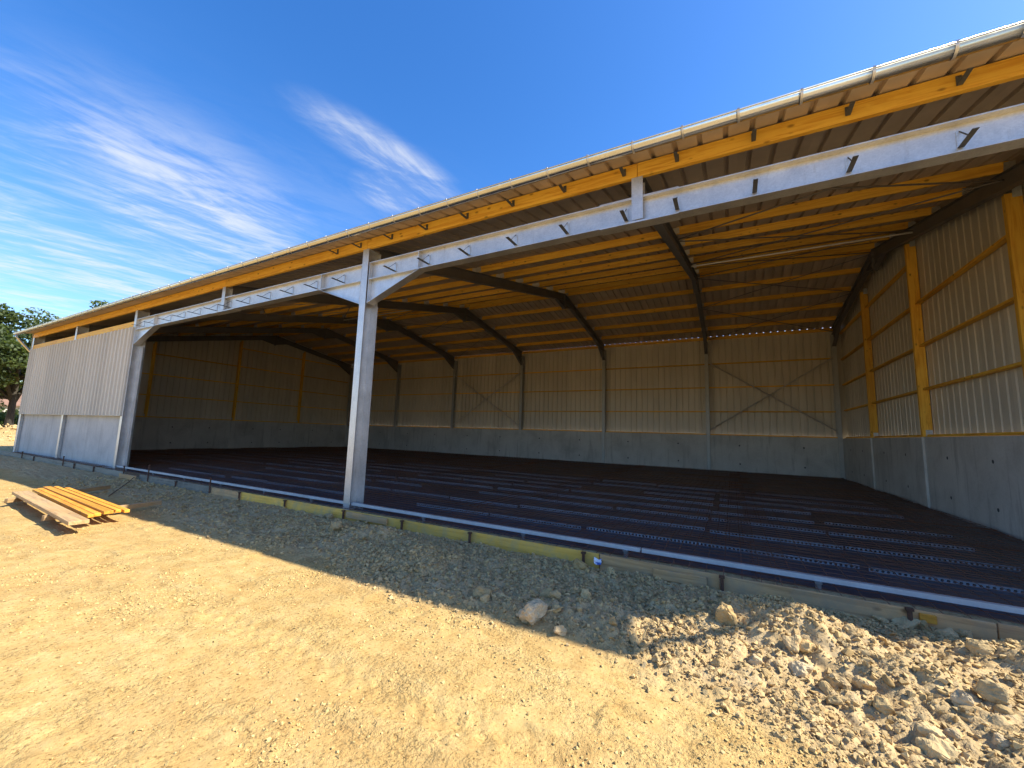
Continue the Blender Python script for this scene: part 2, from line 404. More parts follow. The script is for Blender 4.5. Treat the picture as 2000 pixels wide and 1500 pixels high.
MOUNDS = [(-4.45, -1.38, .66, .36, .22, -.1), (-4.0, -1.85, .5, .4, .09, 0), (-3.3, -2.1, .7, .45, .07, -.3), (-2.5, -1.35, .6, .45, .31, .2), (-2.4, -2.4, .8, .7, .15, 0),
          (-5.1, -1.6, .5, .35, .06, 0), (-9.7, -1.25, .7, .35, .15, .1), (-8.4, -1.6, .45, .35, .15, .2), (-6.7, -1.85, .6, .4, .06, 0), (-5.9, -2.0, .5, .4, .07, 0), (-11.2, -1.3, .8, .4, .04, 0)]
def rubble(x, y):
    edge = -2.5 + .35*fbm(x*.5, y*.1, 31, 3) - 1.1*g2(x, y*0, -2.2, 0, 1.9, 1) + .5*sstep(-11, -16, x)
    r = sstep(-.35, .25, y-edge)
    return np.clip(r*sstep(-60, -30, x), 0, 1)
def height(x, y):
    r = rubble(x, y)
    z = -.165 + .022*fbm(x*.35, y*.35, 3, 3) + .010*fbm(x*1.7, y*1.7, 5, 3)
    z = z + (1-r)*(.006*fbm(x*7, y*7, 8, 3) + .009*np.clip(fbm(x*3.1+y*.6, y*7, 61, 4), 0, 1) + .022*cells(x*6, y*6, 91)*(vnoise(x*1.5, y*1.5, 95) > .62))
    for off in (-3.75, -5.35):
        yc = off + .035*(x+6) + .12*np.sin(x*.35); d = np.abs(y-yc)
        z = z + (1-r)*(-.014*np.exp(-(d/.13)**2) + .010*np.exp(-((d-.24)/.07)**2) + .004*np.exp(-(d/.13)**2)*np.sign(np.sin(x*38+np.sign(y-yc)*1.2+(y-yc)*20)))
    near = sstep(-19, -9, x)
    z = z + r*(.012*cells(x*33, y*33, 53) + (.028+.035*near)*fbm(x*1.4, y*1.6, 21, 4) + (.02+.03*near)*cells(x*4.2, y*4.2, 41) + .040*cells(x*9.5, y*9.5, 45) + .026*cells(x*19, y*19, 49))
    for cx, cy, rx, ry, h, ro in MOUNDS:
        z = z+h*g2(x, y, cx, cy, rx, ry, ro)*(1+.35*fbm(x*3, y*3, 77, 3))
    f = sstep(-1.05, -.72, y)*sstep(-45, -38, x)      # ground drops to the foot of the shuttering
    top = -.135+.03*fbm(x*2.2, y*2, 55, 3) + .06*g2(x, y*0, -2.55, 0, .4, 1)
    z = z*(1-f)+np.minimum(z, top)*f + f*.02*cells(x*9, y*9, 46)
    inside = sstep(-.56, -.50, y)*(x < .4)*(x > -36.6)*(y < 20.5)
    gr = -.118+.012*cells(x*14, y*14, 12)+.008*fbm(x*2, y*2, 9, 2)
    gr = np.where(y > .12, -.20, gr)
    z = z*(1-inside)+gr*inside
    # stony bank and rising land far to the left
    z = z + 1.15*g2(x, y, -51, 1.5, 4.2, 9, 0)*(1+.35*fbm(x*.8, y*.8, 71, 4)) + .6*sstep(-60, -110, x)
    return z
def h1(x, y):
    return float(height(np.array([float(x)]), np.array([float(y)]))[0])

# ------------------------------------------------------------------ ground (setting)
def axis_pts(segs):
    out_ = []
    for a, b, st in segs: out_ += list(np.arange(a, b, st))
    return np.array(out_+[segs[-1][1]])
def geo(a, b, n): return list(a+(b-a)*(np.linspace(0, 1, n)**3))
xs = np.array(sorted(set(np.round(geo(-45, -1500, 26)[::-1] + list(axis_pts([(-45, -14, .22), (-14, -9, .045), (-9, -.5, .0185), (-.5, 3, .05)])) + geo(3.2, 1500, 24), 4))))
ys = np.array(sorted(set(np.round(geo(-6.2, -1500, 22)[::-1] + list(axis_pts([(-6.15, -4.7, .05), (-4.7, -.5, .0185), (-.5, .2, .03), (.2, 20.4, 1.2)])) + geo(21, 1500, 24), 4))))
X, Y = np.meshgrid(xs, ys); Zg = height(X.ravel(), Y.ravel())
def grid_mesh(name, X, Y, Z, m):
    ny, nx = X.shape
    vs = np.stack([X.ravel(), Y.ravel(), Z.ravel()], 1)
    i = np.arange(ny*nx).reshape(ny, nx)
    q = np.stack([i[:-1, :-1], i[:-1, 1:], i[1:, 1:], i[1:, :-1]], -1).reshape(-1, 4)
    return np_mesh(name, vs, q, m)
def np_mesh(name, vs, faces, m, smooth=False):
    me = bpy.data.meshes.new(name); k = faces.shape[1]
    me.vertices.add(len(vs)); me.vertices.foreach_set('co', vs.astype(np.float32).ravel())
    me.loops.add(faces.size); me.loops.foreach_set('vertex_index', faces.astype(np.int32).ravel())
    me.polygons.add(len(faces)); me.polygons.foreach_set('loop_start', np.arange(0, faces.size, k, dtype=np.int32))
    me.polygons.foreach_set('use_smooth', np.full(len(faces), smooth))
    me.materials.append(m); me.update(calc_edges=True); me.validate(); return me
gme = grid_mesh('ground', X, Y, Zg, M_soil)
at = gme.attributes.new('rubble', 'FLOAT', 'POINT'); at.data.foreach_set('value', rubble(X.ravel(), Y.ravel()).astype(np.float32))
gme.polygons.foreach_set('use_smooth', np.full(len(gme.polygons), True))
tag(link('ground', gme), kind='structure')

# floor membrane
FZ = -.13
mx = np.arange(-35.98, -.001, .12); my = np.arange(-.5, 19.5, .12)
X, Y = np.meshgrid(mx, my)
Zm = FZ+.012*fbm(X.ravel()*1.1, Y.ravel()*2.4, 101, 4)+.012*np.clip(fbm(X.ravel()*.5, Y.ravel()*3, 105, 3), 0, 1)
edge = (X.ravel() < -6.9+.3*np.sin(Y.ravel()*40)) & (Y.ravel() < .1)
Zm = np.where(edge, -.32, Zm)
# the sheet is turned up along the walls
upr = sstep(.16, .0, -.02-X.ravel())*(Y.ravel() > 3)*(.05+.11*np.clip(fbm(X.ravel()*0+3, Y.ravel()*1.6, 111, 4)+.25, 0, 1)) + sstep(.2, 0, 19.42-Y.ravel())*.03
Zm = Zm+upr
tag(link('floor', grid_mesh('floor', X, Y, Zm, M_memb)), kind='structure')

# ------------------------------------------------------------------ THE BARN
L, D = 6.0, 19.77
RY, SF, SR = 12.2, .235, -.159
def roofz(y): return 5.92+SF*y if y <= RY else 5.92+SF*RY+SR*(y-RY)
ZR = roofz(RY)
barn = thing('barn', 'large open-fronted steel barn under construction with yellow timber purlins and beige metal walls', 'barn')

# --- profiled sheets, 1 m cover, three ribs
def profile(wd=1.0, pitch=1/3, dep=.052, crest=.046, sl=.016):
    pts = []; x = 0
    n = int(round(wd/pitch))
    for i in range(n):
        c = (i+.5)*pitch
        pts += [(c-crest/2-sl, 0), (c-crest/2, dep), (c+crest/2, dep), (c+crest/2+sl, 0)]
    return [(0, 0)]+pts+[(wd, 0)]
PROF = profile()
def sheet_mesh(name, m, length_fn, thick=.0025, sub=1, prof=PROF):
    """profile across x, sheet runs along +y from 0 to length; normal +z = rib side"""
    pass
def roof_sheet_mesh(name, y0, y1, m):
    mb = MB(); t = .003
    bot = [(x, z) for x, z in PROF]; topp = [(x, z+t) for x, z in PROF][::-1]
    poly = bot+topp; n = len(poly)
    A = [(x, y0, z) for x, z in poly]; B = [(x, y1, z) for x, z in poly]
    k = len(PROF)
    fs = [(i, (i+1) % n, n+(i+1) % n, n+i) for i in range(n)]
    for base in (0, n):
        for i in range(k-1): fs.append((base+i, base+i+1, base+n-2-i, base+n-1-i))
    mb.add(A+B, fs); return mb.mesh(name, m)
lf = math.hypot(1, SF); lr = math.hypot(1, SR)
me_f = roof_sheet_mesh('roof_sheet_front', -.45*lf, (RY-.004)*lf, M_fleece)
me_r = roof_sheet_mesh('roof_sheet_rear', .004*lr, (D+.085-RY)*lr, M_fleece)
xr0 = -36.36
for i in range(37):
    x = xr0+i*.9925
    link('roof_sheet', me_f, barn, (x, 0, 5.92), (math.atan(SF), 0, 0))
    link('roof_sheet', me_r, barn, (x, RY, ZR), (math.atan(SR), 0, 0))
cap = MB()
cap.prism([(RY-.25, roofz(RY-.25)+.048), (RY, ZR+.055), (RY+.25, roofz(RY+.25)+.048), (RY+.25, roofz(RY+.25)+.045), (RY, ZR+.05), (RY-.25, roofz(RY-.25)+.045)], 0, -36.37, .38)
link('ridge_cap', cap.mesh('ridge_cap', M_fleece), barn)

# wall sheets: vertical ribs; local x across, z up, ribs toward -y local (turned as needed)
def wall_sheet_mesh(name, zlo, zhi_a, zhi_b, m, wd=1.0, rib=1):
    mb = MB(); t = .0025
    pr = [(x*wd, z*rib) for x, z in PROF]
    poly = pr+[(x, z+t) for x, z in pr][::-1]; n = len(poly); k = len(pr)
    zt = lambda x: zhi_a+(zhi_b-zhi_a)*x/wd
    A = [(x, y, zlo) for x, y in poly]; B = [(x, y, zt(x)) for x, y in poly]
    fs = [(i, (i+1) % n, n+(i+1) % n, n+i) for i in range(n)]
    for base in (0, n):
        for i in range(k-1): fs.append((base+i, base+i+1, base+n-2-i, base+n-1-i))
    mb.add(A+B, fs); return mb.mesh(name, m)
HC = 1.86
me = wall_sheet_mesh('rear_wall_sheet', HC-.06, 7.562, 7.562, M_wall_in)
for i in range(37):
    link('wall_sheet', me, barn, (-36.5+i*1.0, D+.07, 0))
def rake(y): return roofz(y)-.004
for side, X0 in ((1, .27), (-1, -36.27)):
    yy = 0.0
    while yy < D-.02:
        wd = min(1.0, D+.05-yy)
        if yy < RY < yy+wd: wd = RY-yy if RY-yy > .02 else wd
        me = wall_sheet_mesh('gable_wall_sheet', HC-.06, rake(yy) if side < 0 else rake(yy), rake(yy+wd), M_wall_in, wd, 1 if side < 0 else -1)
        # local x -> world y, local y -> world -x
        link('wall_sheet', me, barn, (X0, yy, 0), (0, 0, PI/2))
        yy += wd
    for ya, yb in ((-.02, RY), (RY, D+.09)):
        fl = MB(); fl.prism([(ya, roofz(ya)-.16), (yb, roofz(yb)-.16), (yb, roofz(yb)+.06), (ya, roofz(ya)+.06)], 0, X0+side*.045, X0+side*.049)
        link('rake_flashing', fl.mesh('rake_flashing', M_wall_out), barn)
    link('corner_flashing', MB().box(X0+side*.045-.002, X0+side*.045+.002, D-.15, D+.115, HC-.1, 7.5).box(min(X0-side*.12, X0+side*.045), max(X0-side*.12, X0+side*.045), D+.112, D+.116, HC-.1, 7.5).mesh('corner_flashing', M_wall_out), barn)
# front cladding left of the opening
me = wall_sheet_mesh('front_wall_sheet', 1.79, 5.04, 5.04, M_wall_out, 1.0, -1)
for i in range(12):
    o = link('wall_sheet', me, barn, (-36.13+i*1.008, -.012, 0))
link('front_cladding_trim', boxmesh('cladding_trim', M_wall_out, -.03, .012, -.05, .0, 1.78, 5.045, b=.004), barn, (-24.02, 0, 0))
link('front_cladding_trim', boxmesh('cladding_trim', M_wall_out, -36.13, -24.03, -.052, -.012, 1.772, 1.787), barn)

# --- columns
col_me = i_sec(MB(), 2, -.2, 5.655, .19, .36, .014, .009).mesh('front_column', M_galv)
base_me = MB().box(-.13, .13, -.03, .39, -.2, -.145).mesh('base_plate', M_galv)
for j in (0, 2, 4, 5, 6):
    x = -L*j-(.03 if j == 2 else 0)
    c = link('column', col_me, barn, (x, 0, 0))
    if j in (2, 4): link('guide_plate', MB().box(-.20, -.006, .262, .27, -.13, 4.36).box(.006, .21, .262, .27, -.13, 4.36).mesh('guide_plate', M_galv), c)
    link('base_plate', base_me, c)
    cl = MB().box(-.09, -.005, .0, .30, 5.656, 5.664)
    link('cap_plate', MB().box(-.1, .1, -.005, .365, 5.656, 5.663).mesh('cap_plate', M_galv), c)
rc_me = i_sec(MB(), 2, -.2, 7.2, .19, .30, .013, .009).mesh('rear_column', M_col)
for j in range(7):
    x = -L*j + (-.11 if j == 0 else .11 if j == 6 else 0)
    front = 19.40 if j in (0, 1, 2) else 19.475
    link('column', rc_me, barn, (x, front, 0))
# stub posts over the lintels
st_me = i_sec(MB(), 2, 4.953, 5.655, .17, .20, .012, .009).mesh('stub_post', M_galv)
for j in (1, 3): link('stub_post', st_me, barn, (-L*j, -.013, 0))

# --- lintel beams with stiffeners, haunches, splice plates and V brackets
vb = MB()
wd = .033
vb.box(-.028, .028, -.010, 0, 0, .20)
vb_me = vb.mesh('v_bracket', M_galv_new)
vs_ = MB(); vs_.box(-.028, .028, -.34, -.0105, -.008, .0)
vs_.prism([(-.0105, .185), (-.0105, .20), (-.20, .0005), (-.215, .0005)], 0, -.005, .005)
vs_me = vs_.mesh('strap', M_strap)
def lintel(x0, x1, ends, splice, brackets):
    mb = MB(); zb, zt = 4.925, 5.325
    for a, b, y0, y1, z0, z1 in ((x0, x1, 0, .20, zb, zb+.016), (x0, x1, 0, .20, zt-.016, zt), (x0, x1, .095, .105, zb+.016, zt-.016)):
        mb.box(a, b, y0, y1, z0, z1)
    o = link('lintel_beam', mb.mesh('lintel_beam', M_galv), barn)
    for xe, sgn in ends:
        hx = xe+sgn*1.42
        link('end_plate', MB().box(xe-sgn*.012, xe-.0005*sgn, -.004, .204, 4.37, zt+.004).mesh('end_plate', M_galv), o)
        link('stiffener', MB().box(hx-.007, hx+.007, .002, .094, zb+.017, zt-.017).mesh('stiffener', M_galv), o)
        h = MB(); h.prism([(xe, zb-.001), (hx, zb-.001), (xe, 4.40)], 1, .095, .105)
        ho = link('haunch_plate', h.mesh('haunch_plate', M_galv_new), o)
        f = MB(); dz = 4.40-(zb-.002)
        f.prism([(xe, 4.385), (hx+sgn*.03, zb-.002), (hx+sgn*.005, zb-.002), (xe, 4.40)], 1, .004, .196)
        link('haunch_flange', f.mesh('haunch_flange', M_galv), ho)
    for sx in splice:
        for z0, z1 in ((zb-.014, zb-.001), (zt+.001, zt+.013)):
            link('splice_plate', MB().box(sx-.6, sx+.6, -.006, .206, z0, z1).mesh('splice_plate', M_galv), o)
    for bx in brackets: link('bracket', vb_me, o, (bx, .094, zb+.10)); link('bracket_strap', vs_me, o, (bx, .094, zb+.10))
    return o
lintel(-11.87, -.105, [(-11.87, 1), (-.105, -1)], [-6.0], [-1.4, -2.39, -3.4, -4.43, -5.43, -6.19, -7.19, -8.19, -9.23, -10.24, -11.17])
lintel(-23.9, -12.135, [(-23.9, 1), (-12.135, -1)], [-18.0], [-12.82, -13.82, -14.8, -15.8, -16.8, -17.75, -18.53, -19.52, -20.51, -21.49, -22.54, -23.5])

# --- eave beam, one piece per bay
sb = MB(); sb.box(-.026, .026, -.007, 0, 0, .12).box(-.026, .026, -.25, -.0075, -.007, 0).prism([(-.0075, .105), (-.0075, .115), (-.14, .0005), (-.15, .0005)], 0, -.004, .004)
sb_me = sb.mesh('eave_bracket', M_strap)
eb = {}
for j in range(6):
    a, b = -L*(j+1)+.004, -L*j-.004
    if j == 0: b = .2
    if j == 5: a = -36.16
    me = bev(MB().box(a-(a+b)/2, b-(a+b)/2, 0, .075, 5.667, 5.90).mesh('eave_beam', M_wood), .004)
    eb[j] = link('eave_beam', me, barn, ((a+b)/2, 0, 0))
for bx in [-1.4, -2.38, -3.39, -4.42, -5.41, -6.2, -7.21, -8.22, -9.24, -10.26, -11.24, -12.22, -13.01]:
    j = int(-bx//6); o = eb[j]; link('bracket', sb_me, o, (bx-o.location.x, -.001, 5.735))
for j in (4, 5):
    a, b = -L*(j+1)+.01, -L*j-.11
    link('fascia_board', bev(MB().box(a-(a+b)/2, b-(a+b)/2, .016, .066, 5.05, 5.27).mesh('fascia_board', M_wood), .004), barn, ((a+b)/2, 0, 0))

# --- rafters
def rafter_mesh(front_y0, x=0):
    mb = MB(); h, tf, w2 = .33, .013, .085
    def strip(y0, z0, y1, z1, n0, n1, hw):   # quad prism between (y0,z0..) lines
        mb.prism([(y0, z0-n0), (y1, z1-n0), (y1, z1-n1), (y0, z0-n1)], 0, -hw, hw)
    dtop = .205
    for (a, b) in ((front_y0, RY), (RY, 19.42)):
        za, zb = roofz(a)-dtop, roofz(b)-dtop
        strip(a, za, b, zb, 0, tf, w2); strip(a, za, b, zb, h-tf, h, w2); strip(a, za, b, zb, tf, h-tf, .005)
    return mb.mesh('rafter', M_raft)
def rafter_extras(o):
    zb = lambda y: roofz(y)-.205-.33
    h = MB(); h.prism([(18.0, zb(18.0)-.001), (19.40, zb(19.40)-.001), (19.40, 6.52)], 0, -.005, .005)
    h.prism([(17.97, zb(17.97)-.002), (18.02, zb(18.02)-.002), (19.40, 6.525), (19.40, 6.505)], 0, -.08, .08)
    link('knee_haunch', h.mesh('knee_haunch', M_raft), o)
    r = MB()
    r.prism([(RY-.95, zb(RY-.95)-.001), (RY, zb(RY)-.001), (RY, 7.86)], 0, -.005, .005)
    r.prism([(RY, zb(RY)-.001), (RY+.95, zb(RY+.95)-.001), (RY, 7.86)], 0, -.005, .005)
    r.prism([(RY-.97, zb(RY-.97)-.002), (RY-.93, zb(RY-.93)-.002), (RY, 7.865), (RY, 7.845)], 0, -.08, .08)
    r.prism([(RY+.97, zb(RY+.97)-.002), (RY+.93, zb(RY+.93)-.002), (RY, 7.865), (RY, 7.845)], 0, -.08, .08)
    r.box(-.09, .09, RY-.018, RY+.018, 7.80, ZR-.20)
    link('ridge_haunch', r.mesh('ridge_haunch', M_raft), o)
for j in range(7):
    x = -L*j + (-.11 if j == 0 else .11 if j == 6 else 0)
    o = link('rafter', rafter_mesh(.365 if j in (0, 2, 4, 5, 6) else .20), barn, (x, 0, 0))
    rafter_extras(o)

# --- purlins and their steel shoes
cl_me = MB().box(-.006, .15, -.044, -.0385, -.17, -.02).add([(-.006, .0385, -.17), (.15, .0385, -.17), (.15, .0385, -.02), (-.006, .0385, -.02), (-.006, .044, -.17), (.15, .044, -.17), (.15, .044, -.02), (-.006, .044, -.02)],
      [(0, 1, 2, 3), (4, 5, 6, 7), (0, 1, 5, 4), (2, 3, 7, 6), (0, 3, 7, 4), (1, 2, 6, 5)]).box(-.006, .15, -.044, .044, -.205, -.199).mesh('purlin_shoe', M_galv)
pur_me = bev(MB().box(-2.90, 2.90, -.036, .036, -.198, -.003).mesh('purlin', M_wood), .003)
pf = [2.95, 4.45, 5.95, 7.45, 8.95, 10.45, 11.93]
pr_ = [12.45, 13.83, 15.36, 16.88, 18.35]
for y, s in [(y, SF) for y in pf]+[(y, SR) for y in pr_]:
    for j in range(6):
        o = link('purlin', pur_me, barn, (-3-L*j, y, roofz(y)), (math.atan(s), 0, 0))
        link('purlin_shoe', cl_me, o, (-2.985, 0, 0)); link('purlin_shoe', cl_me, o, (2.985, 0, 0), (0, 0, PI))
re_me = bev(MB().box(-2.998, 2.998, -.02, .022, -.19, -.006).mesh('rear_eave_purlin', M_wood), .003)
for j in range(6): link('purlin', re_me, barn, (-3-L*j, 19.79, roofz(19.79)))

# --- wall girts on the rear wall
gr_me = bev(MB().box(-2.94, 2.94, -.055, .055, -.03, .03).mesh('girt', M_wood), .003)
for z in (1.895, 3.19, 4.57, 5.94):
    for j in range(6): link('girt', gr_me, barn, (-3-L*j, 19.70, z))
# --- gable posts, girts, concrete pilasters
SP = 4.9425
post_y = [D-SP*k for k in (1, 2, 3)]
cleat_me = MB().box(.09, .245, -.062, -.056, .03, .30).mesh('fixing_plate', M_galv_new)
for s, XG in ((1, 0.0), (-1, -36.0)):
    sx = lambda a: XG+s*a
    for y in post_y:
        zt = roofz(y)-.205-.33-.02
        mb = MB().box(min(sx(0), sx(.235))-XG, max(sx(0), sx(.235))-XG, -.055, .055, 0, zt-HC-.005)
        p = link('timber_post', bev(mb.mesh('timber_post', M_wood_z), .004), barn, (XG, y, HC+.005))
        q = link('fixing_plate', MB().box(min(s*.08, s*.23), max(s*.08, s*.23), -.063, -.056, .02, .20).mesh('fixing_plate', M_galv_new), p)
        link('fixing_plate', MB().box(min(s*.1, s*.23), max(s*.1, s*.23), -.063, -.056, zt-HC-.1, zt-HC+.14).mesh('fixing_plate', M_galv_new), p)
    ylist = [0.36]+post_y[::-1]+[19.45]
    for a, b in zip(ylist[:-1], ylist[1:]):
        a2, b2 = a+.058, b-.058
        for z in (1.905, 3.24, 4.52, 5.80, 7.15):
            ztop = min(rake(a2), rake(b2))-.35
            if z > ztop: continue
            me = MB().box(min(s*.10, s*.23), max(s*.10, s*.23), -(b2-a2)/2, (b2-a2)/2, -.03, .03).mesh('gable_girt', M_wood_y)
            link('girt', bev(me, .003), barn, (XG, (a2+b2)/2, z))
# --- concrete
def panel(x0, x1, y0, y1, z0, z1, m, name='concrete_panel', b=.008):
    c = Vector(((x0+x1)/2, (y0+y1)/2, 0))
    me = bev(MB().box(x0-c.x, x1-c.x, y0-c.y, y1-c.y, z0, z1).mesh(name, m), b)
    return link(name, me, barn, c)
def plug_mesh(name, axis):
    n = 12; vs = []; fs = []
    for r, d in ((.043, .0), (.034, .004), (.0, .003)):
        vs += [(r*math.cos(2*PI*i/n), r*math.sin(2*PI*i/n), d) for i in range(n)]
    for k in range(2):
        for i in range(n): fs.append((k*n+i, k*n+(i+1) % n, (k+1)*n+(i+1) % n, (k+1)*n+i))
    return MB().add(vs, fs).mesh(name, M_hole)
plug = plug_mesh('tie_plug', 0)
for j in range(6):
    o = panel(-L*(j+1)+(.006 if j < 5 else -.2), -L*j-(.006 if j else -.2), 19.46, 19.66, -.35, HC, M_conc)
    for dx in (1.52, 4.4):
        for z in (1.32, .33):
            link('tie_plug', plug, o, (-L*(j+1)+dx-o.location.x, 19.4595-o.location.y, z), (PI/2, 0, 0))
    for dx in (0,):
        pass
for j in range(1, 6):   # joint mortar over the column feet
    if j > 2: link('joint_cover', MB().box(-.10, .10, 19.437, 19.459, -.3, HC-.02).mesh('joint_cover', M_conc), barn, (-L*j, 0, 0))
for s, XG in ((1, 0.0), (-1, -36.0)):
    yl = [.0]+post_y[::-1]+[19.455]
    for k, (a, b) in enumerate(zip(yl[:-1], yl[1:])):
        o = panel(min(XG, XG+s*.2), max(XG, XG+s*.2), a+.004, b-.004, -.35, HC, M_conc)
        for fy in (.28, .70):
            for z in (1.32, .33):
                link('tie_plug', plug, o, (XG-s*.0008-o.location.x, a+(b-a)*fy-o.location.y, z), (0, -s*PI/2, 0))
    for y in post_y:
        me = bev(MB().box(min(0, -s*.06), max(0, -s*.06), -.19, .19, -.35, HC-.006).mesh('pilaster', M_conc), .006)
        link('pilaster', me, barn, (XG-s*.0005, y, 0))
for j in (4, 5):
    a, b = -L*(j+1)+.012, -L*j-.012
    panel(a, b, .12, .28, -.3, 1.80, M_conc_l)
    # thin cast joints between pours
    for fx in (.33,):
        link('panel_joint', MB().box(-.006, .006, .1165, .1195, -.1, 1.79).mesh('panel_joint', M_conc), barn, (a+(b-a)*fx, 0, 0))

# --- bracing
def bar(p, q, r=.017, name='brace_rod', m=None):
    p, q = Vector(p), Vector(q); c = (p+q)/2
    return link(name, MB().tube([p-c, q-c], r, 6).mesh(name, m or M_rod), barn, c)
RB = lambda y: roofz(y)-.30
for b0 in (0, 3):
    xa, xb = -L*b0-.1, -L*(b0+1)+.1
    for y0, y1 in ((.9, 4.6), (4.7, 8.8), (8.9, 12.1), (12.3, 15.2), (15.3, 19.5)):
        bar((xa, y0, RB(y0)), (xb, y1, RB(y1))); bar((xa, y1, RB(y1)-.03), (xb, y0, RB(y0)-.03))
    bar((xa, 19.55, 6.0), (xb, 19.55, 2.15), .032, m=M_galv); bar((xa, 19.51, 2.15), (xb, 19.51, 6.0), .032, m=M_galv)
    bar((xa, 8.85, RB(8.85)-.06), (xb, 8.85, RB(8.85)-.06), .03, 'strut', M_galv)

# --- gutter, straps, downpipes
GY, GZ, GR = -.535, 5.80, .092
def half_round(x0, x1, r, t=.004, n=14):
    mb = MB(); prof = []
    for i in range(n+1):
        a = PI+PI*i/n; prof.append((GY+r*math.cos(a), GZ+r*math.sin(a)))
    inner = [(GY+(r-t)*math.cos(PI+PI*i/n), GZ+(r-t)*math.sin(PI+PI*i/n)) for i in range(n, -1, -1)]
    vs = [(x, y, z) for x in (x0, x1) for y, z in prof+inner]; N_ = len(prof+inner); m_ = n+1
    fs = [(i, (i+1) % N_, N_+(i+1) % N_, N_+i) for i in range(N_)]
    for base in (0, N_):
        for i in range(m_-1): fs.append((base+i, base+i+1, base+N_-2-i, base+N_-1-i))
    return mb.add(vs, fs)
g = half_round(-36.40, .40, GR)
# rolled bead at the outer lip
g.tube([(-36.4, GY-GR, GZ), (.40, GY-GR, GZ)], .012, 8)
go = link('gutter', g.mesh('gutter', M_zinc, True), barn)
go.data.shade_smooth()
for xe in (-36.40, .40):
    ec = MB(); n = 14
    ec.add([(xe, GY+GR*math.cos(PI+PI*i/n), GZ+GR*math.sin(PI+PI*i/n)) for i in range(n+1)]+[(xe+(.003 if xe > 0 else -.003), GY+GR*math.cos(PI+PI*i/n), GZ+GR*math.sin(PI+PI*i/n)) for i in range(n+1)],
           [tuple(range(n+1)), tuple(range(n+1, 2*n+2))]+[(i, i+1, n+2+i, n+1+i) for i in range(n)])
    link('end_cap', ec.mesh('end_cap', M_zinc), go)
sm = MB()
for wdt in (.0,):
    n = 14; rr = GR+.004
    prof = [(GY+rr*math.cos(PI+PI*i/n), GZ+rr*math.sin(PI+PI*i/n)) for i in range(n+1)]
    inn = [(GY+(rr-.0035)*math.cos(PI+PI*i/n), GZ+(rr-.0035)*math.sin(PI+PI*i/n)) for i in range(n, -1, -1)]
    vs = [(x, y, z) for x in (-.014, .014) for y, z in prof+inn]; N_ = 2*(n+1)
    sm.add(vs, [(i, (i+1) % N_, N_+(i+1) % N_, N_+i) for i in range(N_)])
sm.box(-.014, .014, GY-GR-.018, GY-GR+.008, GZ-.004, GZ+.016)
sm.box(-.014, .014, GY-GR, -.42, GZ+.008, GZ+.012)
sm_me = sm.mesh('gutter_strap', M_galv)
for k in range(56):
    x = .06-.667*k
    if x > -36.4: link('gutter_strap', sm_me, go, (x, 0, 0))
jn = half_round(-.03, .03, GR+.003).mesh('joint_sleeve', M_zinc)
for x in (-8.15, -14.1, -20.1, -26.1, -32.1, -2.1): link('joint_sleeve', jn, go, (x, 0, 0))
for xe in (-36.2, .24):
    d = MB(); sg = 1 if xe > 0 else -1
    px_ = (.41 if sg > 0 else -36.41); d.tube([(xe+sg*.04, GY, GZ-.08), (xe+sg*.05, GY, GZ-.17), (xe+sg*.07, GY+.07, GZ-.27), (px_, .0, GZ-.78), (px_, .09, GZ-.87), (px_, .11, GZ-1.0), (px_, .11, .1)], .05, 10)
    dp = link('downpipe', d.mesh('downpipe', M_zinc, True), barn)
    for z in (4.2, 2.4, .8):
        link('pipe_clip', MB().box(px_-.06, px_+.06, .05, .17, z, z+.03).mesh('pipe_clip', M_galv), dp)

# ------------------------------------------------------------------ FLOOR GEAR
# reinforcement mats, lapped; nobody could count the bars
rv = MB()
k = 0
for iy in range(9):
    for ix in range(7):
        x0 = -35.9+ix*5.15+(.0 if iy % 2 else .35); y0 = -.46+iy*2.2
        x1, y1 = min(x0+5.6, -.12), min(y0+2.45, 19.35)
        lay = .013*((ix+iy) % 2)+random.uniform(-.004, .004)
        z = -.072+lay
        for i in range(13):
            y = y0+i*.2
            if y > y1: break
            seg = [(x0+t*(x1-x0), y+random.uniform(-.006, .006), z+random.uniform(-.008, .008)) for t in (0, .33, .66, 1)]
            rv.tube(seg, .0048, 3, False)
        for i in range(29):
            x = x0+.05+i*.2
            if x > x1: break
            rv.tube([(x+random.uniform(-.006, .006), y0-.03, z+.012+random.uniform(-.006, .006)), (x+random.uniform(-.006, .006), (y0+y1)/2, z+.012+random.uniform(-.008, .008)), (x, y1+.03, z+.012)], .0048, 3, False)
rb = rv.mesh('rebar_mesh', M_rebar)
tag(link('rebar_mesh', rb), 'rusty steel reinforcement mesh laid over the dark membrane across the whole barn floor', 'rebar mesh', kind='stuff')

# perforated spacer strips under the mesh
def strip_mesh():
    mb = MB(); n = 34; p = 1.96/n; h = .056; t = .006
    for i in range(n):
        cx = -.98+(i+.5)*p; cz = h/2
        sq = [(cx+p/2*a, cz+h/2*b) for a, b in ((1, 0), (1, 1), (0, 1), (-1, 1), (-1, 0), (-1, -1), (0, -1), (1, -1))]
        ho = [(cx+.019*math.cos(q*PI/4), cz+.018*math.sin(q*PI/4)) for q in range(8)]
        vs = [(x, -t, z) for x, z in sq+ho]+[(x, t, z) for x, z in sq+ho]
        fs = []
        for q in range(8):
            r = (q+1) % 8
            fs += [(q, r, 8+r, 8+q), (16+q, 24+q, 24+r, 16+r), (8+q, 8+r, 24+r, 24+q)]
            if q in (1, 2): fs.append((q, r, 16+r, 16+q))
        mb.add(vs, fs)
    mb.box(-.98, .98, -t-.009, t+.009, h, h+.004)
    return mb.mesh('spacer_strip', M_spacer)
sp_me = strip_mesh()
rows = [.5, 1.4, 2.6, 3.84, 4.92, 6.1, 7.2, 8.4, 9.6]
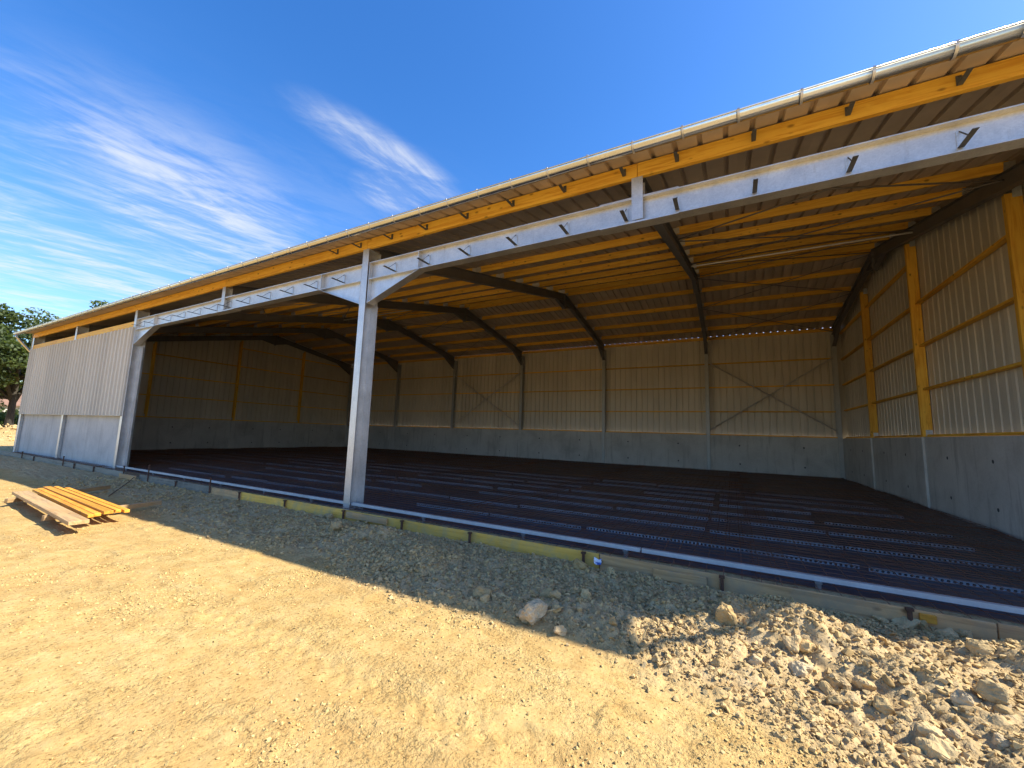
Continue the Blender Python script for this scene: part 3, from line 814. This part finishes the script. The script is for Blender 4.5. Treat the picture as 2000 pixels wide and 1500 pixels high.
nth = lambda k: ['first', 'second', 'third', 'fourth', 'fifth', 'sixth', 'seventh', 'eighth', 'ninth', 'tenth', 'eleventh', 'twelfth', 'thirteenth', 'fourteenth', 'fifteenth', 'sixteenth', 'seventeenth'][k-1]
ordn = ['first', 'second', 'third', 'fourth', 'fifth', 'sixth', 'seventh', 'eighth', 'ninth', 'tenth']
for r, y in enumerate(rows):
    kk = 0
    for k in range(17):
        x = -2.22-2.02*k
        if r == 0 and not (-6.2 < x < -2 or random.random() < .3): continue
        if random.random() < .1: continue
        o = link('spacer_strip', sp_me, None, (x+random.uniform(-.08, .08), y+random.uniform(-.07, .07), FZ-.002), (random.uniform(-.12, .12), 0, random.uniform(-.02, .02)))
        kk += 1
        tag(o, 'grey perforated spacer strip, %s from the right wall in the %s row behind the rail' % (nth(kk), ordn[r]), 'spacer strip', 'perforated spacer strips in rows on the floor')

# galvanised levelling rail along the threshold
def rail(x0, x1, label, sleeves):
    t = thing('screed_rail', label, 'rail', (x0, .045, -.02), 'levelling rails along the barn threshold')
    l_ = x1-x0; b = MB()
    b.box(0, l_, -.006, -.001, 0, .055); b.box(0, l_, -.001, .05, .050, .055); b.box(0, l_, .05, .055, 0.012, .055)
    link('bar', b.mesh('bar', M_rail), t)
    for sx in sleeves:
        s_ = MB(); s_.tube([(0, 0, -.10), (0, 0, .02)], .03, 8); s_.box(-.035, .035, -.03, .05, .0, .022)
        link('support', s_.mesh('support', M_dark if False else M_rod), t, (sx-x0, -.02, -.02))
    return t
rail(-24.15, -18.1, 'levelling rail from the left opening column towards the stakes, farthest length', [-23, -21, -19])
rail(-18.08, -12.15, 'levelling rail ending at the left foot of the middle column', [-17, -15, -13.2])
rail(-11.92, -6.0, 'levelling rail starting at the right foot of the middle column', [-9.93, -7.84, -6.2])
rail(-5.98, .0, 'nearest levelling rail, over dark membrane behind the raw shuttering boards', [-3.97, -2.0])

# shuttering boards along the slab edge
def board(x0, x1, y0, y1, z0, z1, m, name, label, group='shuttering boards along the slab edge', cat='board', tilt=0, rz=0):
    c = ((x0+x1)/2, (y0+y1)/2, 0)
    me = bev(MB().box(x0-c[0], x1-c[0], y0-c[1], y1-c[1], z0, z1).mesh(name, m), .003)
    return tag(link(name, me, None, c, (tilt, 0, rz)), label, cat, group)
FB = [(-36.4, -30.2, M_form_g, 'grey shuttering board along the foot of the clad wall, farthest left'), (-30.18, -25.5, M_form_g, 'grey shuttering board in front of the two pale concrete panels'),
      (-25.48, -21.4, M_form_g, 'grey shuttering board passing the left opening column'), (-20.3, -16.3, M_form_g, 'grey shuttering board between the two tall rusty stakes'),
      (-16.26, -14.95, M_form_b, 'short brown shuttering board right of the tall rusty stake'), (-14.93, -13.22, M_form_y, 'short yellow shuttering board left of the middle column'),
      (-13.20, -11.40, M_form_y, 'yellow shuttering board below the foot of the middle column'), (-11.385, -6.42, M_form_y, 'long yellow shuttering board behind the shaded rubble'),
      (-6.40, -4.99, M_form_b, 'raw shuttering board right of the white wrapper'), (-4.97, -2.76, M_form_b, 'raw shuttering board behind the sunlit rubble mound'), (-2.745, .6, M_form_b, 'raw shuttering board at the right edge of the photo')]
for x0, x1, m, lab in FB:
    hi = .028+random.uniform(-.006, .008)
    board(x0, x1, -.565+random.uniform(-.004, .004), -.535, -.17, hi, m, 'formwork_board', lab)
board(-21.35, -20.25, -.70, -.66, -.13, .0, M_form_b, 'timber_offcut', 'pale timber offcut leaning against the grey shuttering by the left opening', None, 'offcut', .15)
board(-11.3, -10.25, -.605, -.575, -.09, .015, M_form_b, 'timber_batten', 'brown timber batten nailed over the long yellow shuttering board', None, 'batten')
board(-5.72, -5.12, -.60, -.573, -.135, -.02, M_form_b, 'timber_patch', 'short raw timber patch fixed over a shuttering joint', None, 'batten')
board(-3.28, -3.16, -.605, -.575, -.07, .005, M_plankyel, 'timber_wedge', 'small yellow wedge beside the rusty stake, behind the pale stones', None, 'wedge', 0, .0)

def stake(x, z0, z1, r, label, group, lean=0):
    mb = MB(); h = z1-z0
    mb.tube([(0, 0, -.25), (0, 0, h*.5), (lean*.5, 0, h)], r, 6)
    if h > .2: mb.tube([(lean*.5, 0, h-.035), (lean*.5, 0, h)], r*1.5, 6)
    else: mb.box(-r*1.4, r*1.4, -r*1.1, r*1.1, h-.02, h+.004)
    return tag(link('steel_stake', mb.mesh('steel_stake', M_rust), None, (x, -.60, z0)), label, 'stake', group)
for x, h, lab in [(-31.65, .26, 'rusty stake farthest along the clad wall'), (-26.63, .33, 'rusty stake in front of the right pale concrete panel'), (-21.33, .32, 'rusty stake at the end of the pale timber offcut by the left opening'),
                  (-19.66, .45, 'tallest rusty stake, with a bulged head, in front of the left opening'), (-16.26, .36, 'tall rusty stake at the end of the short brown shuttering board')]:
    stake(x, -.1, -.1+h, .017, lab, 'rusty stakes holding the shuttering', random.uniform(-.02, .05))
for x, lab in [(-30.05, 'short stake head before the left pale concrete panel'), (-25.5, 'short stake head left of the left opening column'), (-23.7, 'short stake head under the left opening column'), (-18.0, 'short stake head midway between the two tall stakes'),
               (-14.94, 'short stake head where brown shuttering meets yellow'), (-13.21, 'short stake head between the two short yellow boards'), (-11.38, 'short stake head right below the middle column'), (-9.89, 'short stake head just right of the brown batten'),
               (-8.47, 'short stake head halfway along the long yellow board'), (-6.62, 'short stake head beside the wedge-shaped stone'), (-4.96, 'short stake head behind the lit patch of rubble'), (-3.35, 'rusty square stake beside the yellow wedge')]:
    stake(x, -.1, .03 if x != -3.35 else .035, .021, lab, 'rusty stakes holding the shuttering')

# timber pile on the ground
def plank(p0, p1, wd, th, ztop, m, name, label, group=None, cat='plank'):
    p0, p1 = Vector(p0), Vector(p1); d = p1-p0; a = math.atan2(d.y, d.x); l_ = d.length
    me = bev(MB().box(-l_/2, l_/2, -wd/2, wd/2, -th, 0).mesh(name, m), .004)
    return tag(link(name, me, None, ((p0.x+p1.x)/2, (p0.y+p1.y)/2, ztop), (0, 0, a)), label, cat, group)
gz = h1(-16, -3)
ZT = .06
plank((-18.02, -3.32), (-13.62, -3.60), .23, .058, ZT, M_plankbrown, 'timber_plank', 'wide brown weathered plank lying in front of the yellow boards')
for (y0, y1, x0, x1, wd, dz, lab) in [(-3.08, -3.35, -18.2, -14.05, .075, 0, 'narrow yellow board next to the brown plank'), (-2.98, -3.255, -18.35, -14.1, .085, .0, 'yellow board with a dirty end, left of the gap in the pile'),
                                 (-2.84, -3.10, -18.5, -14.16, .12, .008, 'widest yellow board, right of the gap in the pile'), (-2.71, -2.965, -18.45, -14.2, .075, .004, 'thin yellow board second from the far side of the pile'), (-2.62, -2.875, -18.1, -14.12, .075, 0, 'yellow board on the far side of the pile')]:
    plank((x0, y0), (x1, y1), wd, .05, ZT+dz, M_plankyel, 'timber_board', lab, 'yellow boards piled on bearers', 'board')
plank((-17.40, -3.62), (-18.42, -1.80), .07, .085, ZT-.056, M_plankbrown, 'timber_bearer', 'brown bearer under the far end of the boards', 'bearers under the boards', 'bearer')
plank((-14.82, -3.70), (-15.16, -2.00), .07, .085, ZT-.056, M_plankbrown, 'timber_bearer', 'brown bearer under the near end, sticking out towards the barn', 'bearers under the boards', 'bearer')
rod = MB().tube([(-17.5, -2.08, h1(-17.5, -2.08)+.02), (-19, -1.3, h1(-19, -1.3)+.05), (-20.35, -.66, -.03)], .010, 5)
tag(link('steel_rod', rod.mesh('steel_rod', M_rust)), 'thin rusty rod lying from the timber pile to the shuttering', 'rod')
wr = bmesh.new(); bmesh.ops.create_grid(wr, x_segments=9, y_segments=7, size=.05)
for v in wr.verts:
    nz = mnoise.noise_vector(v.co*40); v.co += Vector((nz.x*.012, nz.y*.012, nz.z*.028+abs(v.co.x)*.5))
    v.co.z = max(v.co.z, -.01)
bmesh.ops.solidify(wr, geom=wr.faces[:], thickness=.0015)
wm = bpy.data.meshes.new('crumpled_wrapper'); wr.to_mesh(wm); wr.free(); wm.materials.append(M_paper)
tag(link('crumpled_wrapper', wm, None, (-6.42, -.63, -.055), (.6, .2, .3)), 'crumpled white and blue wrapper lying against the shuttering board', 'litter')

# ------------------------------------------------------------------ STONES
def hull(pts):
    bm = bmesh.new()
    for p in pts: bm.verts.new(p)
    bm.verts.ensure_lookup_table()
    r = bmesh.ops.convex_hull(bm, input=bm.verts[:])
    junk = [e for e in r['geom_interior'] if isinstance(e, bmesh.types.BMVert)]
    if junk: bmesh.ops.delete(bm, geom=junk, context='VERTS')
    loose = [v for v in bm.verts if not v.link_faces]
    if loose: bmesh.ops.delete(bm, geom=loose, context='VERTS')
    bmesh.ops.recalc_face_normals(bm, faces=bm.faces[:]); return bm
def rpts(n, sx=1, sy=.8, sz=.65, sd=None):
    r = random.Random(sd); o = []
    for _ in range(n):
        v = Vector((r.gauss(0, 1), r.gauss(0, 1), r.gauss(0, 1))).normalized()
        # squarish blocks: push toward the faces of a box
        m_ = max(abs(v.x), abs(v.y), abs(v.z)); v = v.lerp(v/m_, .45)*r.uniform(.82, 1.0)
        o.append((v.x*sx*.5, v.y*sy*.5, v.z*sz*.5))
    return o
def big_rock(name, sx, sy, sz, seed, m):
    bm = hull(rpts(15, sx, sy, sz, seed))
    bmesh.ops.bevel(bm, geom=bm.edges[:], offset=min(sx, sy, sz)*.05, segments=1, affect='EDGES', profile=.6)
    bmesh.ops.triangulate(bm, faces=bm.faces[:])
    bmesh.ops.subdivide_edges(bm, edges=bm.edges[:], cuts=3, use_grid_fill=True)
    s_ = (sx+sy+sz)/3
    for v in bm.verts:
        q = v.co/s_*3+Vector((seed*3.1, 0, 0))
        v.co += v.normal*(mnoise.fractal(q, .9, 2.1, 4)*s_*.10 + (mnoise.noise(q*4.)*s_*.02))
    me = bpy.data.meshes.new(name); bm.to_mesh(me); bm.free(); me.materials.append(m); return me
def px_on_ground(u, v):
    d = ray(u, v); t = .5
    z = -.1
    for _ in range(12):
        t = (z-CAM.z)/d.z; p = CAM+d*t; z = h1(p.x, p.y)
    return p, (p-CAM).dot(fw)
# (u, v, width px, height px, label, material)
ROCKS = [(1035, 1196, 58, 46, 'largest stone in the shaded rubble, rough with an ochre underside', M_ochre), (938, 1158, 42, 24, 'flat slanting slab of grey limestone left of the largest stone', M_stone),
 (1066, 1158, 27, 22, 'squarish grey block above the largest stone', M_stone), (1084, 1172, 24, 18, 'wedge-like grey stone right of the squarish block', M_stone), (1141, 1160, 20, 26, 'tall upright stone with an angular face in the shaded rubble', M_stone),
 (1083, 1190, 22, 16, 'dull brown-grey stone right beside the largest stone', M_stone), (974, 1163, 24, 16, 'rounded stone beside the flat slanting slab', M_stone), (946, 1172, 24, 18, 'grey stone below the flat slanting slab', M_stone),
 (1092, 1236, 26, 22, 'ochre lump on the edge between shade and sunlight', M_ochre), (1133, 1104, 34, 26, 'wedge-shaped grey stone leaning on the yellow shuttering', M_stone), (1191, 1116, 18, 16, 'round grey stone near the white wrapper', M_stone),
 (655, 1030, 36, 26, 'big rounded grey boulder below the middle column', M_stone), (640, 1010, 22, 14, 'small stone behind the big boulder below the middle column', M_stone), (1416, 1200, 46, 46, 'tall slanting sunlit slab on top of the rubble mound', M_ochre),
 (1237, 1254, 26, 22, 'grey stone at the lower left corner of the lit patch', M_stone), (1254, 1262, 16, 16, 'small round stone below the lit patch', M_stone), (1200, 1216, 24, 22, 'dark brown tilted stone in the shade left of the lit patch', M_ochre),
 (1940, 1354, 50, 42, 'large pale block standing alone on the right-hand slope', M_stone), (1690, 1326, 40, 26, 'flat ochre stone low on the front of the mound', M_ochre), (1775, 1218, 44, 22, 'long pale stone lying against the raw shuttering', M_stone),
 (1811, 1226, 16, 26, 'upright pale stone beside the rusty square stake', M_stone), (1824, 1220, 14, 24, 'thin leaning stone right of the upright pale one', M_stone), (1852, 1236, 36, 24, 'angular pale stone right of the upright stones', M_stone),
 (1886, 1242, 28, 18, 'rounded pale stone at the end of the row by the shuttering', M_stone), (1722, 1212, 26, 14, 'flat pale stone left of the long stone by the shuttering', M_stone), (1663, 1240, 26, 20, 'nearly white sunlit stone on the right of the mound', M_stone),
 (1632, 1256, 52, 46, 'broad sunlit clod on the right side of the mound', M_ochre), (1550, 1215, 38, 34, 'blocky stone near the crest of the mound', M_ochre), (1565, 1296, 46, 30, 'long ochre stone on the front face of the mound', M_ochre),
 (1472, 1290, 28, 20, 'ochre stone with a shadowed underside left on the mound front', M_ochre), (1570, 1262, 44, 26, 'pale lump in the middle of the mound', M_stone), (1616, 1348, 30, 30, 'pale lump at the foot of the mound', M_stone), (1884, 1362, 34, 36, 'slab leaning toward the large pale block', M_ochre),
 (1632, 1374, 26, 26, 'rough lump casting a dark shadow below the mound', M_stone), (1560, 1362, 20, 14, 'small pale lump left of the mound foot', M_stone), (1824, 1434, 44, 28, 'long pointed stone in the bottom right corner', M_stone), (1864, 1440, 24, 24, 'brown stone touching the long pointed stone', M_ochre),
 (1772, 1466, 46, 26, 'flat clod with a strong shadow near the bottom edge', M_ochre), (1836, 1466, 60, 34, 'largest clod in the bottom right corner', M_stone), (1920, 1270, 40, 30, 'sunlit clod on the heap at the right edge', M_stone), (1400, 1292, 22, 30, 'dark-sided stone in the small gravel left of the mound', M_stone),
 (1305, 1285, 14, 12, 'pale flat pebble below the shadow of the downpipe', M_stone), (1280, 1290, 16, 20, 'pale lump below the lit patch', M_stone), (1960, 1420, 36, 30, 'clod at the right edge below the large pale block', M_ochre), (1730, 1405, 36, 30, 'sunlit clod between the mound and the bottom edge', M_stone)]
for i, (u, v, wpx, hpx, lab, m) in enumerate(ROCKS):
    p, dep = px_on_ground(u, v+hpx*.35); k_ = dep/F_PX
    sx, sz = wpx*k_*1.12, hpx*k_*1.15
    me = big_rock('stone', sx, sx*random.uniform(.7, .9), max(sz, sx*.45), 100+i, m)
    o = link('stone', me, None, (p.x, p.y+.03, h1(p.x, p.y)+max(sz, sx*.45)*.22), (random.uniform(-.3, .3), random.uniform(-.3, .3), random.uniform(-.6, .6)))
    tag(o, lab, 'stone', 'large stones in the rubble')
vari = []; vsz = []
SHORT = ['largest shaded stone', 'flat slanting slab', 'squarish block', None, 'tall upright stone', None, None, None, 'ochre lump at the shade edge', 'wedge-shaped stone', 'white wrapper', 'big rounded boulder', None, 'tall slab on the mound', 'lit patch corner stone', None, 'dark brown tilted stone', 'large pale block', 'flat ochre stone', 'long stone by the shuttering', None, None, None, 'rounded end stone of the row', None, 'nearly white stone', 'broad sunlit clod', None, 'long ochre stone', None, None, 'lump at the mound foot', None, 'rough lump below the mound', None, 'long pointed stone', None, 'flat clod near the bottom', None, 'clod on the right heap', None, None, None, None, None]
LAND = [(*px_on_ground(r[0], r[1])[0][:2], n_) for r, n_ in zip(ROCKS, SHORT) if n_]
LAND += [(-8.47, -.6, 'stake halfway along the yellow board'), (-9.89, -.6, 'stake beside the brown batten'), (-11.4, -.6, 'stake below the middle column'), (-13.2, -.6, 'stake between the yellow boards')]
for i in range(14):
    bm = hull(rpts(13, 1, random.uniform(.6, .95), random.uniform(.45, .75), 900+i))
    bmesh.ops.bevel(bm, geom=bm.edges[:], offset=.05, segments=1, affect='EDGES', profile=.6)
    me = bpy.data.meshes.new('small_stone'); bm.to_mesh(me); bm.free(); me.materials.append(M_stone if i % 3 else M_ochre); vari.append(me); vsz.append(max(v.co.z for v in me.vertices)-min(v.co.z for v in me.vertices))
cnt = 0; tries = 0; used_lab = set()
while cnt < 150 and tries < 5000:
    tries += 1
    x = random.uniform(-13.5, -1.6); y = random.uniform(-3.4, -.66)
    if random.random() > float(rubble(np.array([x]), np.array([y]))[0])*(1 if x > -10 else .4)+.02: continue
    s_ = .045+.075*random.random()**2.2
    best = min(LAND, key=lambda q: (q[0]-x)**2+(q[1]-y)**2); dx, dy = x-best[0], y-best[1]
    d_ = math.hypot(dx, dy); vi = random.randrange(len(vari))
    fb = '' if abs(dy) < abs(dx)*.5 else ('behind' if dy > 0 else 'in front')
    lr = '' if abs(dx) < abs(dy)*.5 else ('right' if dx > 0 else 'left')
    rel = {'': lr+' of', 'behind': 'behind', 'in front': 'in front of'}[fb] if not (fb and lr) else '%s and %s of' % (fb, lr)
    far = 'right beside and' if d_ < .2 else 'close by,' if d_ < .38 else 'a step' if d_ < .7 else 'well'
    lab = '%s %s %s %s %s the %s' % ('ochre' if vi % 3 == 0 else 'pale', 'fist-sized' if s_ > .08 else 'egg-sized' if s_ > .058 else 'walnut-sized', 'slab' if vsz[vi] < .58 else 'lump', far, rel, best[2])
    if lab in used_lab or len(lab.split()) > 16: continue
    used_lab.add(lab)
    o = link('stone', vari[vi], None, (x, y, h1(x, y)+s_*.12), (random.uniform(-.5, .5), random.uniform(-.5, .5), random.uniform(0, 6.28)))
    o.scale = (s_,)*3
    tag(o, lab, 'stone', 'small limestone lumps in the rubble'); cnt += 1

# gravel: tens of thousands of small angular bits, one object each ground type
def pebble_lib(n, seed):
    lib = []
    for i in range(n):
        r = random.Random(seed+i)
        bm = hull(rpts(9, 1, r.uniform(.7, 1), r.uniform(.6, .9), seed+i)); bmesh.ops.triangulate(bm, faces=bm.faces[:])
        bm.verts.index_update()
        lib.append((np.array([v.co[:] for v in bm.verts]), np.array([[v.index for v in f.verts] for f in bm.faces]))); bm.free()
    return lib
LIB = pebble_lib(24, 500)
def scatter(name, x, y, s, m, label, sink=.15):
    z = height(x, y); n = len(x); which = rng.integers(0, len(LIB), n)
    Vs, Fs = [], []; off = 0
    for k in range(len(LIB)):
        idx = np.where(which == k)[0]
        if not len(idx): continue
        v, f = LIB[k]; m_ = len(idx)
        a = rng.uniform(0, 2*PI, m_); t = rng.normal(0, .35, (m_, 2))
        ca, sa = np.cos(a), np.sin(a)
        V = np.repeat(v[None], m_, 0)*s[idx][:, None, None]
        # tilt then turn
        Yt = V[:, :, 1]*np.cos(t[:, :1])-V[:, :, 2]*np.sin(t[:, :1]); Zt = V[:, :, 1]*np.sin(t[:, :1])+V[:, :, 2]*np.cos(t[:, :1])
        Xt = V[:, :, 0]*np.cos(t[:, 1:])+Zt*np.sin(t[:, 1:]); Zt = -V[:, :, 0]*np.sin(t[:, 1:])+Zt*np.cos(t[:, 1:])
        Xr = Xt*ca[:, None]-Yt*sa[:, None]+x[idx][:, None]; Yr = Xt*sa[:, None]+Yt*ca[:, None]+y[idx][:, None]; Zr = Zt+z[idx][:, None]+(s[idx]*sink)[:, None]
        Vs.append(np.stack([Xr, Yr, Zr], -1).reshape(-1, 3))
        Fs.append((f[None]+(np.arange(m_)*len(v))[:, None, None]).reshape(-1, 3)+off); off += m_*len(v)
    me = np_mesh(name, np.concatenate(Vs), np.concatenate(Fs), m)
    return tag(link(name, me), label, 'gravel', kind='stuff')
# candidates weighted toward the camera
n = 400000
cx_ = rng.uniform(-22, -.8, n); cy_ = rng.uniform(-5.2, -.60, n)
dist = np.hypot(cx_-CAM.x, cy_-CAM.y)
rub = rubble(cx_, cy_)
clump = np.clip(fbm(cx_*1.3, cy_*1.3, 131, 4)*1.4+.5, 0, 1)
pk = rub*np.clip(30/(dist**2+2), 0, 1)*.85*(.3+.7*clump**1.5)
sel = rng.uniform(0, 1, n) < pk
x, y = cx_[sel], cy_[sel]; s = (.010+.045*rng.uniform(0, 1, sel.sum())**3.6)*(1+.045*dist[sel])
print('rubble gravel', sel.sum())
scatter('gravel', x, y, s, M_pebble, 'loose limestone rubble and gravel banked along the shuttering boards', .12)
pk = (1-rub)*np.clip(20/(dist**2+2), 0, 1)*.8*(.06+.94*clump**3)
sel = rng.uniform(0, 1, n) < pk
x, y = cx_[sel], cy_[sel]; s = (.006+.022*rng.uniform(0, 1, sel.sum())**4)*(1+.05*dist[sel])
print('yard gravel', sel.sum())
scatter('grit', x, y, s, M_grit, 'fine grit scattered over the compacted sandy yard', .05)
# the far stony bank at the left
m_ = 2600
x = rng.normal(-50.5, 2.6, m_); y = rng.uniform(-6, 9, m_); s = .06+.3*rng.uniform(0, 1, m_)**3
scatter('rubble', x, y, s, M_pebble, 'bank of pale broken limestone beyond the left end of the barn', .1)

# ------------------------------------------------------------------ TREES AND HOUSE
def tree(x, y, z, h, r, name, label, mleaf, seed, leaves, base=.25, group=None, leaf=.26, nclump=46):
    rd = random.Random(seed); t = thing(name, label, 'tree', (x, y, z), group)
    tr = MB(); tr.tube([(0, 0, -.3), (.05, 0, h*.15), (rd.uniform(-.2, .2), rd.uniform(-.2, .2), h*.4), (rd.uniform(-.4, .4), rd.uniform(-.4, .4), h*.75)], [h*.030, h*.022, h*.017, h*.006], 9)
    clumps = []
    for i in range(nclump):
        a = rd.uniform(0, 2*PI); e = rd.uniform(-.75, 1.0); rr = (1-e*e*.75)**.5
        rad = rd.uniform(.55, 1.0)
        c = Vector((math.cos(a)*rr*r*rad, math.sin(a)*rr*r*rad, h*base+(h*(1-base))*(.5+.47*e*rad)))
        clumps.append((c, rd.uniform(.13, .24)*r*1.25))
    for i in range(12):
        c = clumps[i*3 % nclump][0]; z0 = h*rd.uniform(.2, .5)
        mid = Vector((c.x*.45, c.y*.45, z0+(c.z-z0)*.6)); tr.tube([(0, 0, z0), mid, c], [h*.016, h*.010, h*.003], 6)
    link('trunk', tr.mesh('trunk', M_bark, True), t)
    g = np.random.default_rng(seed); n_ = leaves
    ci = g.integers(0, len(clumps), n_); C = np.array([c[:] for c, _ in clumps])[ci]; R = np.array([q for _, q in clumps])[ci]
    dirs = g.normal(0, 1, (n_, 3)); dirs /= np.linalg.norm(dirs, axis=1)[:, None]
    Pp = C+dirs*(R*g.uniform(.35, 1.1, n_)**.6)[:, None]*np.array([1, 1, .72])
    nn = dirs*.6+g.normal(0, .7, (n_, 3)); nn[:, 2] += .5; nn /= np.linalg.norm(nn, axis=1)[:, None]
    a = np.cross(nn, g.normal(0, 1, (n_, 3))); a /= np.linalg.norm(a, axis=1)[:, None]; b = np.cross(nn, a)
    s_ = (leaf*g.uniform(.5, 1.15, n_))[:, None]
    q = np.stack([Pp-a*s_*.55, Pp-b*s_*.33+nn*s_*.1, Pp+a*s_*.55, Pp+b*s_*.33-nn*s_*.08], 1).reshape(-1, 3)
    link('crown', np_mesh('crown', q, np.arange(n_*4).reshape(-1, 4), mleaf), t)
    return t
def at(u, dist):
    d = ray(u, 800); d2 = Vector((d.x, d.y)).normalized(); return CAM.x+d2.x*dist, CAM.y+d2.y*dist
x, y = at(22, 54); tree(x, y, .3, 10.4, 4.3, 'oak_tree', 'broad dark oak tree just left of the barn end', M_leaf, 3, 30000, .10, None, .30, 100)
x, y = at(215, 64); tree(x, y, .2, 15.6, 4.4, 'leafy_tree', 'tree whose top just shows above the barn eave', M_leaf2, 8, 8000, .3, None, .34, 44)
x, y = at(-70, 70); tree(x, y, .5, 9, 4, 'leafy_tree', 'green tree at the far left edge behind the oak', M_leaf, 12, 12000, .05, None, .36, 36)
# low shrubs by the bank
def shrub(x, y, z, h, r, label, seed, m):
    g = np.random.default_rng(seed); t = thing('shrub', label, 'shrub', (x, y, z), 'shrubs beyond the stony bank')
    n_ = 1500; d = g.normal(0, 1, (n_, 3)); d /= np.linalg.norm(d, axis=1)[:, None]
    Pp = d*g.uniform(.5, 1, n_)[:, None]*np.array([r, r, h*.5])+np.array([0, 0, h*.5]); Pp += .25*g.normal(0, 1, (n_, 3))*np.array([1, 1, .5])
    nn = g.normal(0, 1, (n_, 3)); nn /= np.linalg.norm(nn, axis=1)[:, None]; a = np.cross(nn, d); a /= np.linalg.norm(a, axis=1)[:, None]; b = np.cross(nn, a)
    s_ = .24
    q = np.stack([Pp-a*s_*.55, Pp-b*s_*.33, Pp+a*s_*.55, Pp+b*s_*.33], 1).reshape(-1, 3)
    link('foliage', np_mesh('foliage', q, np.arange(n_*4).reshape(-1, 4), m), t)
    st = MB()
    for k in range(5): st.tube([(0, 0, -.2), (r*.5*math.cos(k*1.3), r*.5*math.sin(k*1.3), h*.7)], [.05, .015], 5)
    link('stem', st.mesh('stem', M_bark), t)
x, y = at(8, 60); shrub(x, y, .4, 1.5, 1.6, 'low green bush beside the oak trunk', 5, M_leaf2)
x, y = at(-30, 62); shrub(x, y, .5, 1.9, 2.0, 'low bush at the left edge behind the stony bank', 6, M_leaf)
x, y = at(45, 66); shrub(x, y, .4, 2.2, 2.2, 'dark bush between the oak trunk and the barn corner', 9, M_leaf)
# far house under the oak
hx, hy = at(-2, 84)
house = thing('house', 'far house with brown tiled roof and cream wall seen under the oak', 'house', (hx, hy, .5), None, (0, 0, .18))
link('wall', MB().box(-4, 4, -6, 6, -.5, 2.6).mesh('wall', M_render), house)
rf = MB(); rf.prism([(-4.4, 2.5), (0, 4.9), (4.4, 2.5), (4.4, 2.62), (0, 5.05), (-4.4, 2.62)], 1, -6.3, 6.3)
rf.v = [(a, b, c) for a, b, c in rf.v]
ro = link('roof', rf.mesh('roof', M_tile), house)
link('chimney', MB().box(-.4, .4, 2.5, 3.3, 4.2, 5.7).mesh('chimney', M_tile), ro)
for yy in (-3.5, 0, 3.5):
    wo = link('window', MB().box(4.0, 4.06, yy-.6, yy+.6, .9, 2.1).mesh('window', M_render), house)
    link('pane', MB().box(4.061, 4.075, yy-.5, yy+.5, 1.0, 2.0).mesh('pane', M_dark), wo)
